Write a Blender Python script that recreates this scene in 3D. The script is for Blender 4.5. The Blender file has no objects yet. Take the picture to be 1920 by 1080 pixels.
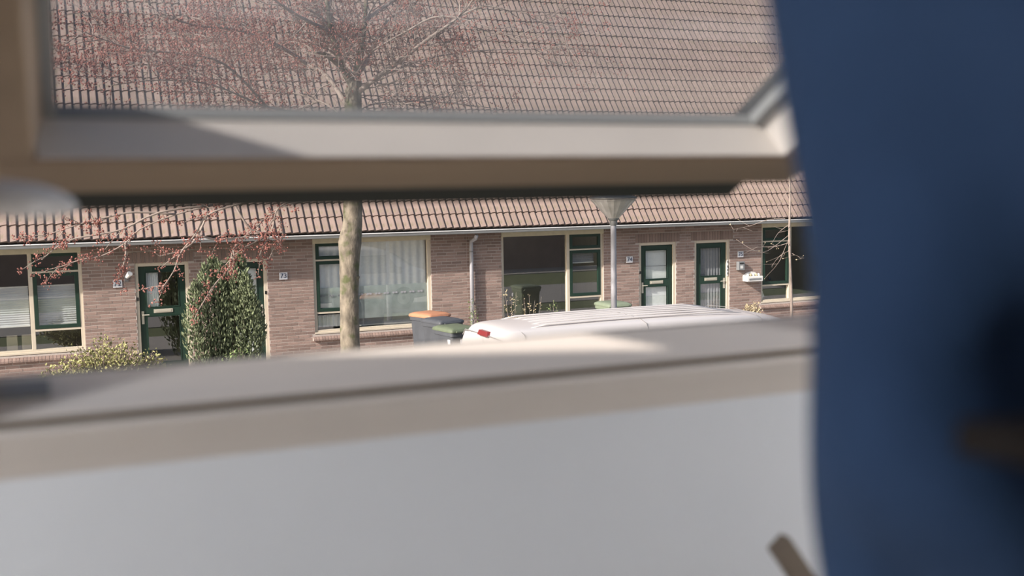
import bpy, bmesh, math, random
from mathutils import Vector, Matrix, Quaternion
random.seed(7)
PI = math.pi
scene = bpy.context.scene
COL = scene.collection

# ------------------------------------------------------------------ camera
D, H = 20.657, 3.421                      # distance to the facade across the street, lens height
FPX, PITCH, YAW, ROLL = 2001.03, 0.09624, 0.40787, -0.01514
cy_, sy_, cp_, sp_ = math.cos(YAW), math.sin(YAW), math.cos(PITCH), math.sin(PITCH)
FWD = Vector((sy_*cp_, cy_*cp_, -sp_)); RT = Vector((cy_, -sy_, 0)); UP = RT.cross(FWD)
c_, s_ = math.cos(ROLL), math.sin(ROLL)
RT, UP = c_*RT + s_*UP, -s_*RT + c_*UP
CAM = Vector((0, -D, H))
cam = bpy.data.cameras.new('camera'); cam_o = bpy.data.objects.new('camera', cam); COL.objects.link(cam_o)
cam_o.matrix_world = Matrix(((RT.x, UP.x, -FWD.x, CAM.x), (RT.y, UP.y, -FWD.y, CAM.y), (RT.z, UP.z, -FWD.z, CAM.z), (0, 0, 0, 1)))
cam.sensor_width = 36; cam.lens = 36*FPX/1920; cam.clip_start = 0.05; cam.clip_end = 300
cam.dof.use_dof = True; cam.dof.focus_distance = 19.5; cam.dof.aperture_fstop = 2.7
scene.camera = cam_o

# ------------------------------------------------------------------ sky, sun, exposure
SUNV = Vector((2.9, 1.0, -1.75)).normalized()
world = bpy.data.worlds.new('sky'); scene.world = world; world.use_nodes = True
nt = world.node_tree; bg = nt.nodes['Background']
sky = nt.nodes.new('ShaderNodeTexSky'); sky.sky_type = 'NISHITA'; sky.sun_disc = False
sky.sun_elevation = math.radians(30); sky.sun_rotation = math.radians(251); sky.air_density = 1.0; sky.dust_density = 3.0
nt.links.new(sky.outputs[0], bg.inputs[0]); bg.inputs[1].default_value = 0.17
sun = bpy.data.lights.new('sun', 'SUN'); sun.energy = 6.9; sun.angle = math.radians(0.9); sun.color = (1.0, 0.92, 0.84)
sun_o = bpy.data.objects.new('sun', sun); COL.objects.link(sun_o); sun_o.location = (-30, -30, 25)
sun_o.rotation_euler = SUNV.to_track_quat('-Z', 'Y').to_euler()
vs = scene.view_settings; vs.view_transform = 'Standard'; vs.look = 'None'; vs.exposure = 0.0; vs.gamma = 1.0
try: vs.use_curve_mapping = False
except Exception: pass

# ------------------------------------------------------------------ helpers
def W(u, v, z): return Vector((u, -D+v, H+z))       # room coordinates: v metres in front of the lens plane, z above lens height
def px(x, y, Y):                                     # a sight line carried to the depth Y, used to survey positions
    d = FWD + (x-960)/FPX*RT - (y-540)/FPX*UP
    t = (Y+D)/d.y
    return CAM + d*t

class MB:
    def __init__(s): s.v = []; s.f = []
    def add(s, vs_, fs):
        b = len(s.v); s.v += [Vector(p) for p in vs_]; s.f += [tuple(i+b for i in f) for f in fs]; return s
    def box(s, x0, x1, y0, y1, z0, z1):
        x0, x1 = min(x0, x1), max(x0, x1)
        return s.add([(x0,y0,z0),(x1,y0,z0),(x1,y1,z0),(x0,y1,z0),(x0,y0,z1),(x1,y0,z1),(x1,y1,z1),(x0,y1,z1)],
                     [(0,3,2,1),(4,5,6,7),(0,1,5,4),(1,2,6,5),(2,3,7,6),(3,0,4,7)])
    def hexa(s, p):                                   # eight corners, bottom ring then top ring
        return s.add(p, [(0,3,2,1),(4,5,6,7),(0,1,5,4),(1,2,6,5),(2,3,7,6),(3,0,4,7)])
    def tube(s, pts, rad, n=6, caps=True):
        pts = [Vector(p) for p in pts]; rings = []
        if not hasattr(rad, '__len__'): rad = [rad]*len(pts)
        ref = None
        for i, p in enumerate(pts):
            t = (pts[min(i+1, len(pts)-1)] - pts[max(i-1, 0)])
            if t.length < 1e-9: t = Vector((0,0,1))
            t.normalize()
            if ref is None: ref = Vector((0,0,1)) if abs(t.z) < .9 else Vector((1,0,0))
            a = (ref - t*ref.dot(t)); 
            if a.length < 1e-5: a = t.orthogonal()
            a.normalize(); b = t.cross(a); ref = a
            rings.append([p + rad[i]*(math.cos(2*PI*k/n)*a + math.sin(2*PI*k/n)*b) for k in range(n)])
        vs_ = [q for r in rings for q in r]; fs = []
        for i in range(len(pts)-1):
            for k in range(n):
                fs.append((i*n+k, i*n+(k+1)%n, (i+1)*n+(k+1)%n, (i+1)*n+k))
        if caps: fs += [tuple(range(n-1, -1, -1)), tuple((len(pts)-1)*n+k for k in range(n))]
        return s.add(vs_, fs)
    def lathe(s, c, prof, n=24):                      # prof: (radius, z)
        c = Vector(c); vs_ = []; fs = []
        for r, z in prof:
            vs_ += [c + Vector((r*math.cos(2*PI*k/n), r*math.sin(2*PI*k/n), z)) for k in range(n)]
        for i in range(len(prof)-1):
            for k in range(n): fs.append((i*n+k, i*n+(k+1)%n, (i+1)*n+(k+1)%n, (i+1)*n+k))
        fs += [tuple(range(n-1, -1, -1)), tuple((len(prof)-1)*n+k for k in range(n))]
        return s.add(vs_, fs)
    def loft(s, rings, caps=True):
        n = len(rings[0]); vs_ = [Vector(q) for r in rings for q in r]; fs = []
        for i in range(len(rings)-1):
            for k in range(n): fs.append((i*n+k, i*n+(k+1)%n, (i+1)*n+(k+1)%n, (i+1)*n+k))
        if caps: fs += [tuple(range(n-1, -1, -1)), tuple((len(rings)-1)*n+k for k in range(n))]
        return s.add(vs_, fs)
    def mesh(s, name, m, org=(0,0,0), smooth=False):
        org = Vector(org); me = bpy.data.meshes.new(name)
        me.from_pydata([p-org for p in s.v], [], s.f); me.update()
        bm = bmesh.new(); bm.from_mesh(me); bmesh.ops.recalc_face_normals(bm, faces=bm.faces); bm.to_mesh(me); bm.free()
        if m is not None: me.materials.append(m)
        if smooth:
            for p in me.polygons: p.use_smooth = True
        return me
    def build(s, name, m, parent=None, org=None, smooth=False, bevel=0, auto=0):
        if org is None: org = parent['_org'] if parent is not None and '_org' in parent else (0,0,0)
        o = bpy.data.objects.new(name, s.mesh(name, m, org, smooth)); COL.objects.link(o)
        if parent is not None: o.parent = parent
        else: o.location = org
        if bevel:
            b = o.modifiers.new('bevel', 'BEVEL'); b.width = bevel; b.segments = 2; b.limit_method = 'ANGLE'
        if auto:
            try:
                for p in o.data.polygons: p.use_smooth = True
                o.data.set_sharp_from_angle(angle=math.radians(auto))
            except Exception: pass
        return o

ORG = {}
def root(name, loc, label, cat, group=None):
    o = bpy.data.objects.new(name, None); COL.objects.link(o); o.location = loc; o.empty_display_size = .1
    o['label'] = label; o['category'] = cat
    if group: o['group'] = group
    ORG[o] = Vector(loc); return o
def part(mb, name, m, par, rt=None, **k):
    """rt is the thing whose base is the local origin"""
    o = mb.build(name, m, par, org=ORG[rt if rt is not None else par], **k)
    return o
def tag(o, label, cat, group=None):
    o['label'] = label; o['category'] = cat
    if group: o['group'] = group
    return o
def struct(mb, name, m, parent=None, label=None, **k):
    o = mb.build(name, m, parent, org=(0,0,0), **k)
    if parent is None: o['kind'] = 'structure'
    if label: o['label'] = label
    return o

# ------------------------------------------------------------------ materials
def lin(c):
    return tuple(((x/255)/12.92 if x/255 <= .04045 else ((x/255+.055)/1.055)**2.4) for x in c) + (1,)
def mat(name, col, rough=.6, var=0.0, scale=6.0, bump=0.0, bscale=40.0, metal=0.0, stretch=None, spec=None, rnd=0.0, var2=None, scale2=2.0, trans=0.0, sheen=0.0):
    """procedural material; col is linear rgb. var: noise value variation, rnd: variation from piece to piece"""
    m = bpy.data.materials.new(name); m.use_nodes = True; n = m.node_tree; b = n.nodes['Principled BSDF']
    b.inputs['Roughness'].default_value = rough; b.inputs['Metallic'].default_value = metal
    if spec is not None: b.inputs['Specular IOR Level'].default_value = spec
    L = n.links.new
    tc = n.nodes.new('ShaderNodeTexCoord'); mp = n.nodes.new('ShaderNodeMapping'); L(tc.outputs['Object'], mp.inputs[0])
    if stretch: mp.inputs['Scale'].default_value = stretch
    nz = n.nodes.new('ShaderNodeTexNoise'); nz.inputs['Scale'].default_value = scale; nz.inputs['Detail'].default_value = 5
    L(mp.outputs[0], nz.inputs['Vector'])
    mr = n.nodes.new('ShaderNodeMapRange'); mr.inputs[1].default_value = .25; mr.inputs[2].default_value = .75
    mr.inputs[3].default_value = 1-var; mr.inputs[4].default_value = 1+var
    L(nz.outputs[0], mr.inputs[0]); val = mr.outputs[0]
    if rnd:
        g = n.nodes.new('ShaderNodeNewGeometry'); oi = n.nodes.new('ShaderNodeObjectInfo')
        ad = n.nodes.new('ShaderNodeMath'); ad.operation = 'ADD'; L(g.outputs['Random Per Island'], ad.inputs[0]); L(oi.outputs['Random'], ad.inputs[1])
        fr = n.nodes.new('ShaderNodeMath'); fr.operation = 'FRACT'; L(ad.outputs[0], fr.inputs[0])
        r2 = n.nodes.new('ShaderNodeMapRange'); r2.inputs[3].default_value = 1-rnd; r2.inputs[4].default_value = 1+rnd; L(fr.outputs[0], r2.inputs[0])
        mu = n.nodes.new('ShaderNodeMath'); mu.operation = 'MULTIPLY'; L(val, mu.inputs[0]); L(r2.outputs[0], mu.inputs[1]); val = mu.outputs[0]
    hs = n.nodes.new('ShaderNodeHueSaturation'); hs.inputs['Color'].default_value = tuple(col[:3])+(1,)
    L(val, hs.inputs['Value']); out = hs.outputs[0]
    if var2 is not None:
        n2 = n.nodes.new('ShaderNodeTexNoise'); n2.inputs['Scale'].default_value = scale2; n2.inputs['Detail'].default_value = 6
        L(tc.outputs['Object'], n2.inputs['Vector'])
        cr = n.nodes.new('ShaderNodeMapRange'); cr.inputs[1].default_value = .52; cr.inputs[2].default_value = .68; L(n2.outputs[0], cr.inputs[0])
        mx = n.nodes.new('ShaderNodeMix'); mx.data_type = 'RGBA'; L(cr.outputs[0], mx.inputs[0]); L(out, mx.inputs[6]); mx.inputs[7].default_value = tuple(var2[:3])+(1,)
        out = mx.outputs[2]
    L(out, b.inputs['Base Color'])
    if bump:
        bn = n.nodes.new('ShaderNodeTexNoise'); bn.inputs['Scale'].default_value = bscale; bn.inputs['Detail'].default_value = 4
        L(mp.outputs[0], bn.inputs['Vector'])
        bp = n.nodes.new('ShaderNodeBump'); bp.inputs['Strength'].default_value = bump; bp.inputs['Distance'].default_value = .01
        L(bn.outputs[0], bp.inputs['Height']); L(bp.outputs[0], b.inputs['Normal'])
    if trans: b.inputs['Transmission Weight'].default_value = trans
    if sheen: b.inputs['Sheen Weight'].default_value = sheen
    return m
def glass(name, tint=(.9,.93,.92), dirt=0.0, dirtcol=(.7,.7,.7), rough=0.0, refl=1.0, ior=1.5):
    m = bpy.data.materials.new(name); m.use_nodes = True; n = m.node_tree; n.nodes.clear(); L = n.links.new
    out = n.nodes.new('ShaderNodeOutputMaterial'); tr = n.nodes.new('ShaderNodeBsdfTransparent'); tr.inputs[0].default_value = tuple(tint)+(1,)
    gl = n.nodes.new('ShaderNodeBsdfGlossy'); gl.inputs['Roughness'].default_value = rough; gl.inputs[0].default_value = (refl,refl,refl,1)
    fr = n.nodes.new('ShaderNodeFresnel'); fr.inputs[0].default_value = ior
    ge = n.nodes.new('ShaderNodeNewGeometry'); iv = n.nodes.new('ShaderNodeMath'); iv.operation = 'SUBTRACT'; iv.inputs[0].default_value = 1.0; L(ge.outputs['Backfacing'], iv.inputs[1])
    fm = n.nodes.new('ShaderNodeMath'); fm.operation = 'MULTIPLY'; L(fr.outputs[0], fm.inputs[0]); L(iv.outputs[0], fm.inputs[1])
    mx = n.nodes.new('ShaderNodeMixShader'); L(fm.outputs[0], mx.inputs[0])
    base = tr.outputs[0]
    if dirt:
        df = n.nodes.new('ShaderNodeBsdfDiffuse'); df.inputs[0].default_value = tuple(dirtcol)+(1,)
        tl = n.nodes.new('ShaderNodeBsdfTranslucent'); tl.inputs[0].default_value = tuple(dirtcol)+(1,)
        md = n.nodes.new('ShaderNodeMixShader'); md.inputs[0].default_value = .5; L(df.outputs[0], md.inputs[1]); L(tl.outputs[0], md.inputs[2])
        nz = n.nodes.new('ShaderNodeTexNoise'); nz.inputs['Scale'].default_value = 3.0; nz.inputs['Detail'].default_value = 6
        tc = n.nodes.new('ShaderNodeTexCoord'); L(tc.outputs['Object'], nz.inputs['Vector'])
        mr = n.nodes.new('ShaderNodeMapRange'); mr.inputs[1].default_value = .3; mr.inputs[2].default_value = .7
        mr.inputs[3].default_value = dirt*.7; mr.inputs[4].default_value = dirt*1.3; L(nz.outputs[0], mr.inputs[0])
        ma = n.nodes.new('ShaderNodeMixShader'); L(mr.outputs[0], ma.inputs[0]); L(base, ma.inputs[1]); L(md.outputs[0], ma.inputs[2]); base = ma.outputs[0]
    L(base, mx.inputs[1]); L(gl.outputs[0], mx.inputs[2]); L(mx.outputs[0], out.inputs[0])
    return m

M = {}
M['brick'] = mat('red_brown_brick', (.300,.212,.182), .85, .12, 30, .4, 80, rnd=.22)
M['soldier'] = mat('brown_brick', (.28,.20,.17), .85, .12, 30, .4, 80, rnd=.15)
M['mortar'] = mat('grey_mortar', (.50,.44,.40), .95, .12, 25)
M['tile'] = mat('concrete_roof_tile', (.255,.19,.165), .85, .10, 14, .3, 60, rnd=.10, var2=(.22,.175,.13), scale2=9)
M['roofbase'] = mat('roof_underlay', (.035,.03,.028), .9)
M['cream'] = mat('cream_paint', (.62,.55,.44), .45, .05, 8)
M['creamhead'] = mat('brightened_cream_board', (.72,.65,.48), .6, .08, 8)  # lighter than the frames: light missing under the eaves is put into the colour
M['green'] = mat('dark_green_paint', (.018,.042,.030), .35, .1, 6)
M['zinc'] = mat('zinc_gutter', (.24,.245,.245), .45, .1, 5, metal=.3)
M['zinclip'] = mat('pale_zinc_edge', (.78,.78,.77), .4, .06, 8, metal=.2)
M['dark'] = mat('gap_shade', (.02,.019,.018), .9)  # near-black so the eaves boards carry the shadow behind the gutter
M['pane'] = glass('window_glass', (.95,.965,.96), ior=2.5)
M['whitefilm'] = glass('frosted_film', (.8,.84,.83), dirt=.8, dirtcol=(.74,.78,.77))
M['interior'] = mat('interior_plaster', (.50,.48,.45), .9, .1, 3)
M['whiteplate'] = mat('white_enamel', (.75,.76,.80), .35)
M['blueprint'] = mat('blue_black_lettering', (.03,.045,.10), .5)
M['net'] = mat('net_curtain', (.90,.91,.92), .9, .06, 20)
M['netgrey'] = mat('grey_net_curtain', (.33,.33,.36), .9, .08, 20)
M['blind'] = mat('pale_pleated_blind', (.60,.61,.63), .8, .05, 10)
M['steel'] = mat('brushed_steel', (.62,.60,.55), .35, .08, 20, metal=.5)
M['brass'] = mat('pale_metal_handle', (.64,.60,.50), .4, metal=.4)
M['black'] = mat('black_rubber', (.012,.012,.012), .6)
M['white'] = mat('white_paint', (.78,.77,.75), .5, .03, 5)
M['van'] = mat('white_van_paint', (.55,.53,.525), .28, .02, 2)
M['vanseam'] = mat('van_panel_gap', (.22,.21,.21), .7)
M['redlens'] = mat('red_lamp_lens', (.20,.028,.03), .3)
M['carglass'] = mat('dark_car_glass', (.012,.014,.016), .05)
M['tyre'] = mat('tyre_rubber', (.015,.015,.015), .8)
M['grey'] = mat('mid_grey_plastic', (.22,.23,.24), .5, .06, 8)
M['bingrey'] = mat('anthracite_bin_plastic', (.075,.082,.095), .55, .12, 6)
M['binorange'] = mat('orange_bin_lid', (.47,.22,.125), .55, .12, 6)
M['bingreen'] = mat('green_bin_lid', (.125,.155,.10), .6, .15, 6)
M['binpale'] = mat('pale_green_bin_plastic', (.20,.24,.17), .6, .1, 6)
M['pole'] = mat('grey_white_pole_paint', (.40,.40,.43), .5, .14, 5, stretch=(1,1,.4))
M['lampglass'] = glass('frosted_lamp_cone', (.72,.72,.70), dirt=.85, dirtcol=(.90,.87,.85), rough=.2)
M['bark'] = mat('mossy_maple_bark', (.21,.18,.14), .9, .5, 14, 1.0, 30, var2=(.10,.11,.05), scale2=7, stretch=(1,1,.5))
M['twig'] = mat('pale_twig_bark', (.33,.27,.235), .85, .2, 12)
M['twigdark'] = mat('brown_twig_bark', (.21,.16,.14), .85, .2, 12)
M['blossom'] = mat('red_maple_blossom', (.32,.135,.11), .8, .1, 10, rnd=.35)
M['conifer'] = mat('conifer_green', (.20,.235,.135), .8, .15, 6, rnd=.45)
M['coniferin'] = mat('conifer_dark_wood', (.05,.045,.03), .9)  # dark brown wood tone for the stems
M['yellowleaf'] = mat('yellow_green_leaf', (.36,.35,.15), .65, .1, 6, rnd=.35)
M['greenleaf'] = mat('fresh_green_leaf', (.20,.27,.10), .7, .1, 6, rnd=.35)
M['dryflower'] = mat('dry_flower_head', (.50,.42,.27), .9, .1, 8, rnd=.3)
M['soil'] = mat('garden_soil', (.11,.085,.06), .95, .2, 6)
M['paving'] = mat('concrete_paving', (.40,.38,.36), .9, .12, 5)
M['asphalt'] = mat('grey_street_paving', (.32,.31,.30), .9, .1, 8)
M['grass'] = mat('grass_verge', (.13,.155,.075), .95, .25, 9)
M['wood'] = mat('varnished_pine', (.36,.265,.185), .5, .10, 4, stretch=(.25,5,5))
M['woodv'] = mat('varnished_pine_upright', (.36,.265,.185), .5, .10, 4, stretch=(6,.6,6))
M['wood2'] = mat('pale_varnished_pine', (.62,.56,.51), .5, .08, 4, stretch=(.25,5,5))
M['batten'] = mat('brown_wood', (.15,.115,.085), .8, .15, 8)
M['gasket'] = mat('grey_glazing_gasket', (.28,.29,.295), .6)
M['alu'] = mat('dark_aluminium_cladding', (.03,.031,.034), .5, metal=.3)
M['sashglass'] = glass('dusty_roof_window_glass', (.83,.84,.85), dirt=.075, dirtcol=(.75,.76,.78))
M['plaster'] = mat('white_wall_plaster', (.66,.665,.68), .9, .03, 2, .1, 60)
M['roomfloor'] = mat('wooden_floor_boards', (.62,.55,.47), .6, .12, 4, stretch=(1,8,1))
M['peg'] = mat('pale_grey_metal', (.60,.575,.56), .45, .1, 20)
M['denim'] = mat('blue_cotton_cloth', (.021,.041,.086), .95, .14, 7, .25, 160, spec=.15)
M['jeans'] = mat('dark_blue_denim', (.014,.020,.036), .95, .15, 9, .3, 200)
M['leather'] = mat('dark_brown_leather', (.009,.006,.0045), .8, .2, 20, spec=.2)
M['skin'] = mat('skin', (.50,.30,.22), .55, .06, 12)
M['hair'] = mat('brown_hair', (.045,.028,.018), .7, .25, 40)
M['eye'] = mat('eye_white', (.6,.6,.58), .2)
M['bulb'] = bpy.data.materials.new('fill_bulb_glow'); M['bulb'].use_nodes = True  # emission for the added fill bulbs in the room
_b = M['bulb'].node_tree.nodes['Principled BSDF']; _b.inputs['Emission Color'].default_value = (.93,.96,1.0,1); _b.inputs['Emission Strength'].default_value = 300
M['darkwall'] = mat('dark_taupe_wall_paint', (.16,.15,.145), .9, .04, 3)
M['bead'] = mat('pale_grey_bead_paint', (.66,.62,.585), .5, .05, 5)
M['redbag'] = mat('terracotta_pot', (.22,.09,.05), .8, .1, 6)

# ------------------------------------------------------------------ ground outside (hidden below the window ledge, seen in reflections)
struct(MB().box(-6, 22, -3.2, .3, -.25, 0), 'ground_garden', M['paving'])
struct(MB().box(-6, 22, -5.6, -3.2, -.25, -.03), 'ground_pavement', M['paving'])
struct(MB().box(-6, 22, -7.5, -5.6, -.25, -.06), 'ground_verge', M['grass'])
struct(MB().box(-6, 22, -12.6, -7.5, -.30, -.04), 'ground_street', M['asphalt'])
struct(MB().box(-6, 22, -17.0, -12.6, -.25, -.05), 'ground_lawn', M['grass'])
struct(MB().box(-6, 22, -19.2, -17.0, -.25, -.02), 'ground_path', M['paving'])

# ------------------------------------------------------------------ the terrace across the street
M1, M3, HW = 2.595, 13.225, 5.315
PHI = 0.9338; ZE = 2.594; YE = -.45; TW = HW/36; GA = .346; NROW = 22
tile_me = None
def tile_mesh():
    prof = [(0,0),(.10,.004),(.30,.016),(.78,.036),(.86,.034),(.93,.006),(1,0)]
    mb = MB(); L = GA+.05; n = len(prof)
    top0 = [(x*TW, 0, z+.030) for x, z in prof]; top1 = [(x*TW, L, z+.0) for x, z in prof]; bot = [(x*TW, 0, z*.6-.004) for x, z in prof]
    mb.v = [Vector(p) for p in top0+top1+bot]
    for i in range(n-1):
        mb.f.append((i, i+1, n+i+1, n+i)); mb.f.append((2*n+i, 2*n+i+1, i+1, i))
    mb.f.append((n-1, 3*n-1, 2*n-1)); mb.f.append((0, n, 2*n))
    return mb
TILE = tile_mesh()
tile_me = TILE.mesh('roof_tile', M['tile'])
brick_mb = MB().add([(0,0,0),(1,0,0),(1,1,0),(0,1,0),(0,0,1),(1,0,1),(1,1,1),(0,1,1)],[(0,3,2,1),(4,5,6,7),(0,1,5,4),(1,2,6,5),(3,0,4,7)])
brick_me = brick_mb.mesh('brick', M['brick']); soldier_me = brick_mb.mesh('brick', M['soldier'])

def text_mesh(body, size, name, m):
    cu = bpy.data.curves.new(name, 'FONT'); cu.body = body; cu.size = size; cu.extrude = .002; cu.align_x = 'CENTER'; cu.align_y = 'CENTER'
    o = bpy.data.objects.new(name, cu); COL.objects.link(o); dg = bpy.context.evaluated_depsgraph_get()
    me = bpy.data.meshes.new_from_object(o.evaluated_get(dg)); bpy.data.objects.remove(o)
    me.materials.clear(); me.materials.append(m); return me

def pieces(x0, x1, pitch, off):
    out = []; x = x0 - pitch + off
    while x < x1:
        a, b = max(x, x0), min(x+pitch, x1)
        if b-a > .03: out.append((a, b))
        x += pitch
    return out

def house(num, Mx, sg, label, kind):
    base = Vector((Mx + sg*HW/2, 0, 0))
    R_ = root('terraced_house', base, label, 'house', 'terraced houses across the street')
    X = lambda o: Mx + sg*o
    def bx(mb, o0, o1, y0, y1, z0, z1): return mb.box(X(o0), X(o1), y0, y1, z0, z1)
    rnd = random.Random(num)
    DO = (.25, 1.20, 2.09); WO = (2.10, 4.53, .57, 2.42)
    # wall: mortar body with openings
    w = MB()
    y0, y1 = 0.0, .24
    bx(w, 0, DO[0], y0, y1, 0, 2.45); bx(w, DO[1], WO[0], y0, y1, 0, 2.45); bx(w, WO[1], HW, y0, y1, 0, 2.45)
    bx(w, DO[0], DO[1], y0, y1, DO[2], 2.45); bx(w, WO[0], WO[1], y0, y1, 0, WO[2]-.03); bx(w, WO[0], WO[1], y0, y1, 2.42, 2.45)
    wall = part(w, 'wall', M['mortar'], R_)
    sh = MB(); bx(sh, 0.02, HW-.02, 3.2, 3.3, 0, 2.5); bx(sh, 0.02, .06, .25, 3.2, 0, 2.5); bx(sh, HW-.06, HW-.02, .25, 3.2, 0, 2.5)
    bx(sh, .06, HW-.06, .25, 3.2, -.02, .02); bx(sh, .06, HW-.06, .25, 3.2, 2.46, 2.5); bx(sh, 1.5, 1.58, .25, 3.2, .02, 2.46)
    part(sh, 'interior_shell', M['interior'], R_)
    # bricks
    PH = .0625; PL = .2215; bricks = []
    holes = [(DO[0]-.10, DO[1]+.10, DO[2], DO[2]+.215), (DO[0], DO[1], -1, DO[2]), (WO[0], WO[1], WO[2]-.01, 9), (WO[0]-.06, WO[1]+.06, .46, WO[2]-.01)]
    for j in range(0, 39):
        z0 = j*PH + .004; z1 = z0 + .049; zc = (z0+z1)/2
        cuts = sorted([(h[0], h[1]) for h in holes if h[2] < zc < h[3]]); x = 0.0; spans = []
        for c0, c1 in cuts:
            if c0 > x: spans.append((x, c0))
            x = max(x, c1)
        if x < HW: spans.append((x, HW))
        for sp in spans:
            off = (j % 2)*PL/2 + (0 if rnd.random() < .7 else PL*.25)
            for a, b in pieces(sp[0], sp[1], PL, (off - sp[0]) % PL):
                bricks.append((a+.005, b-.005, z0, z1))
    bricks.sort(key=lambda q: -q[2])
    stuff = MB()
    for i, (a, b, z0, z1) in enumerate(bricks):
        xa = min(X(a), X(b)); pr = .0025 + rnd.random()*.003
        if i < 300:
            o = bpy.data.objects.new('brick', brick_me); COL.objects.link(o); o.parent = wall
            o.location = Vector((xa, -pr, z0)) - base; o.scale = (b-a, pr+.01, z1-z0)
        else:
            stuff.add([(xa+p.x*(b-a), -pr+p.y*(pr+.01), z0+p.z*(z1-z0)) for p in brick_mb.v], brick_mb.f)
    so = part(stuff, 'lower_bricks', M['brick'], wall, R_); so['kind'] = 'stuff'
    # soldier course over the door
    n = 16; p0, p1 = DO[0]-.10, DO[1]+.10; st = (p1-p0)/n
    for k in range(n):
        xa = min(X(p0+k*st), X(p0+(k+1)*st)) + .005
        o = bpy.data.objects.new('brick', soldier_me); COL.objects.link(o); o.parent = wall
        o.location = Vector((xa, -.010, DO[2]+.005)) - base; o.scale = (st-.010, .02, .20)
    # sloping brick sill under the window
    s0 = MB(); a, b = WO[0]-.05, WO[1]+.05
    s0.hexa([(X(a),-.06,.43),(X(b),-.06,.43),(X(b),.08,.43),(X(a),.08,.43),(X(a),-.06,.455),(X(b),-.06,.455),(X(b),.08,.55),(X(a),.08,.55)])
    sill = part(s0, 'window_sill', M['mortar'], R_)
    n = 42; st = (b-a)/n
    sm = MB(); q0, q1 = .004, st-.004
    sm.hexa([(q0,-.066,.428),(q1,-.066,.428),(q1,.07,.50),(q0,.07,.50),(q0,-.066,.461),(q1,-.066,.461),(q1,.07,.556),(q0,.07,.556)])
    sme = sm.mesh('brick', M['soldier'])
    for k in range(n):
        o = bpy.data.objects.new('brick', sme); COL.objects.link(o); o.parent = sill
        o.location = Vector((min(X(a+k*st), X(a+(k+1)*st)), 0, 0)) - base
    # ---- door
    f = MB(); fy0, fy1 = .02, .12
    bx(f, DO[0], DO[0]+.06, fy0, fy1, 0, DO[2]); bx(f, DO[1]-.06, DO[1], fy0, fy1, 0, DO[2]); bx(f, DO[0]+.06, DO[1]-.06, fy0, fy1, DO[2]-.06, DO[2])
    part(f, 'door_frame', M['cream'], R_, bevel=.004)
    d0, d1 = DO[0]+.065, DO[1]-.065; ly0, ly1 = .055, .10
    lf = MB(); pz = [(.22, 1.10), (1.26, 1.92)]; px0, px1 = d0+.115, d1-.115
    bx(lf, d0, px0, ly0, ly1, .03, 2.02); bx(lf, px1, d1, ly0, ly1, .03, 2.02)
    for z0, z1 in [(.03, .22), (1.10, 1.26), (1.92, 2.02)]: bx(lf, px0, px1, ly0, ly1, z0, z1)
    door = part(lf, 'door', M['green'], R_, bevel=.004)
    for z0, z1 in pz:
        g = MB(); bx(g, px0-.005, px1+.005, .074, .080, z0-.005, z1+.005); part(g, 'pane', M['pane'], door, R_)
        e = MB()
        for (a1, b1, c1, e1) in ((px0, px0+.014, z0, z1), (px1-.014, px1, z0, z1), (px0+.014, px1-.014, z0, z0+.014), (px0+.014, px1-.014, z1-.014, z1)):
            bx(e, a1, b1, .048, .073, c1, e1)
        part(e, 'glazing_bead', M['green'], door, R_)
    ls = MB(); cx = (d0+d1)/2; bx(ls, cx-.17, cx+.17, .044, .056, 1.155, 1.225); bx(ls, cx-.14, cx+.14, .038, .045, 1.17, 1.21)
    part(ls, 'letter_plate', M['brass'], door, R_, bevel=.003)
    hx = d1-.045 if num in (73, 74) else d1-.045
    hd = MB(); bx(hd, hx-.022, hx+.022, .046, .056, .96, 1.20); xx = sorted((X(hx), X(hx-.11)))
    hd.tube([(X(hx), .05, 1.13), (X(hx), .015, 1.13), (X(hx-.11), .015, 1.13)], .011, 8)
    part(hd, 'handle', M['brass'], door, R_)
    # curtains behind the door glass
    if kind['door'] != 'none':
        cm = M['net'] if kind['door'] == 'white' else M['netgrey']
        for z0, z1 in pz:
            c = MB(); o0, o1 = (px0, px1)
            if kind['door'] == 'half': 
                if z0 < 1: continue
                o0 = px0+.36; cm = M['net']
            N = 28; ring = [[], []]; vs_ = []
            for i in range(N+1):
                t = i/N; y = .12 + .008*math.sin(i*1.7)
                if kind['door'] == 'white': y = .12
                xx_ = X(o0 + (o1-o0)*t); vs_ += [(xx_, y, z0-.02), (xx_, y, z1+.02), (xx_, y+.004, z0-.02), (xx_, y+.004, z1+.02)]
            fs = []
            for i in range(N): a = i*4; b = a+4; fs += [(a, b, b+1, a+1), (a+2, a+3, b+3, b+2)]
            c.add(vs_, fs); part(c, 'door_curtain', cm, door, R_)
        if kind['door'] == 'white':
            for zz in (.62, 1.55):
                sl = MB(); bx(sl, px0, px1, .112, .118, zz, zz+.008); part(sl, 'blind_seam', M['netgrey'], door, R_)
    # ---- window
    fr = MB(); a, b = WO[0], WO[1]; ms = 2.95; zb = WO[2]; y0, y1 = .03, .13
    bx(fr, a, a+.06, y0, y1, zb, 2.34); bx(fr, b-.06, b, y0, y1, zb, 2.34); bx(fr, a+.06, b-.06, y0-.01, y1, zb, zb+.055)
    bx(fr, ms-.035, ms+.035, y0, y1, zb+.055, 2.34)
    bx(fr, a+.06, ms-.035, y0, y1, 1.985, 2.02); bx(fr, a+.06, ms-.035, y0, y1, .945, .985)
    win = part(fr, 'window', M['cream'], R_, bevel=.004)
    hd = MB(); bx(hd, a, b, -.02, y1, 2.335, 2.45); part(hd, 'window_head', M['creamhead'], win, R_)
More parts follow.
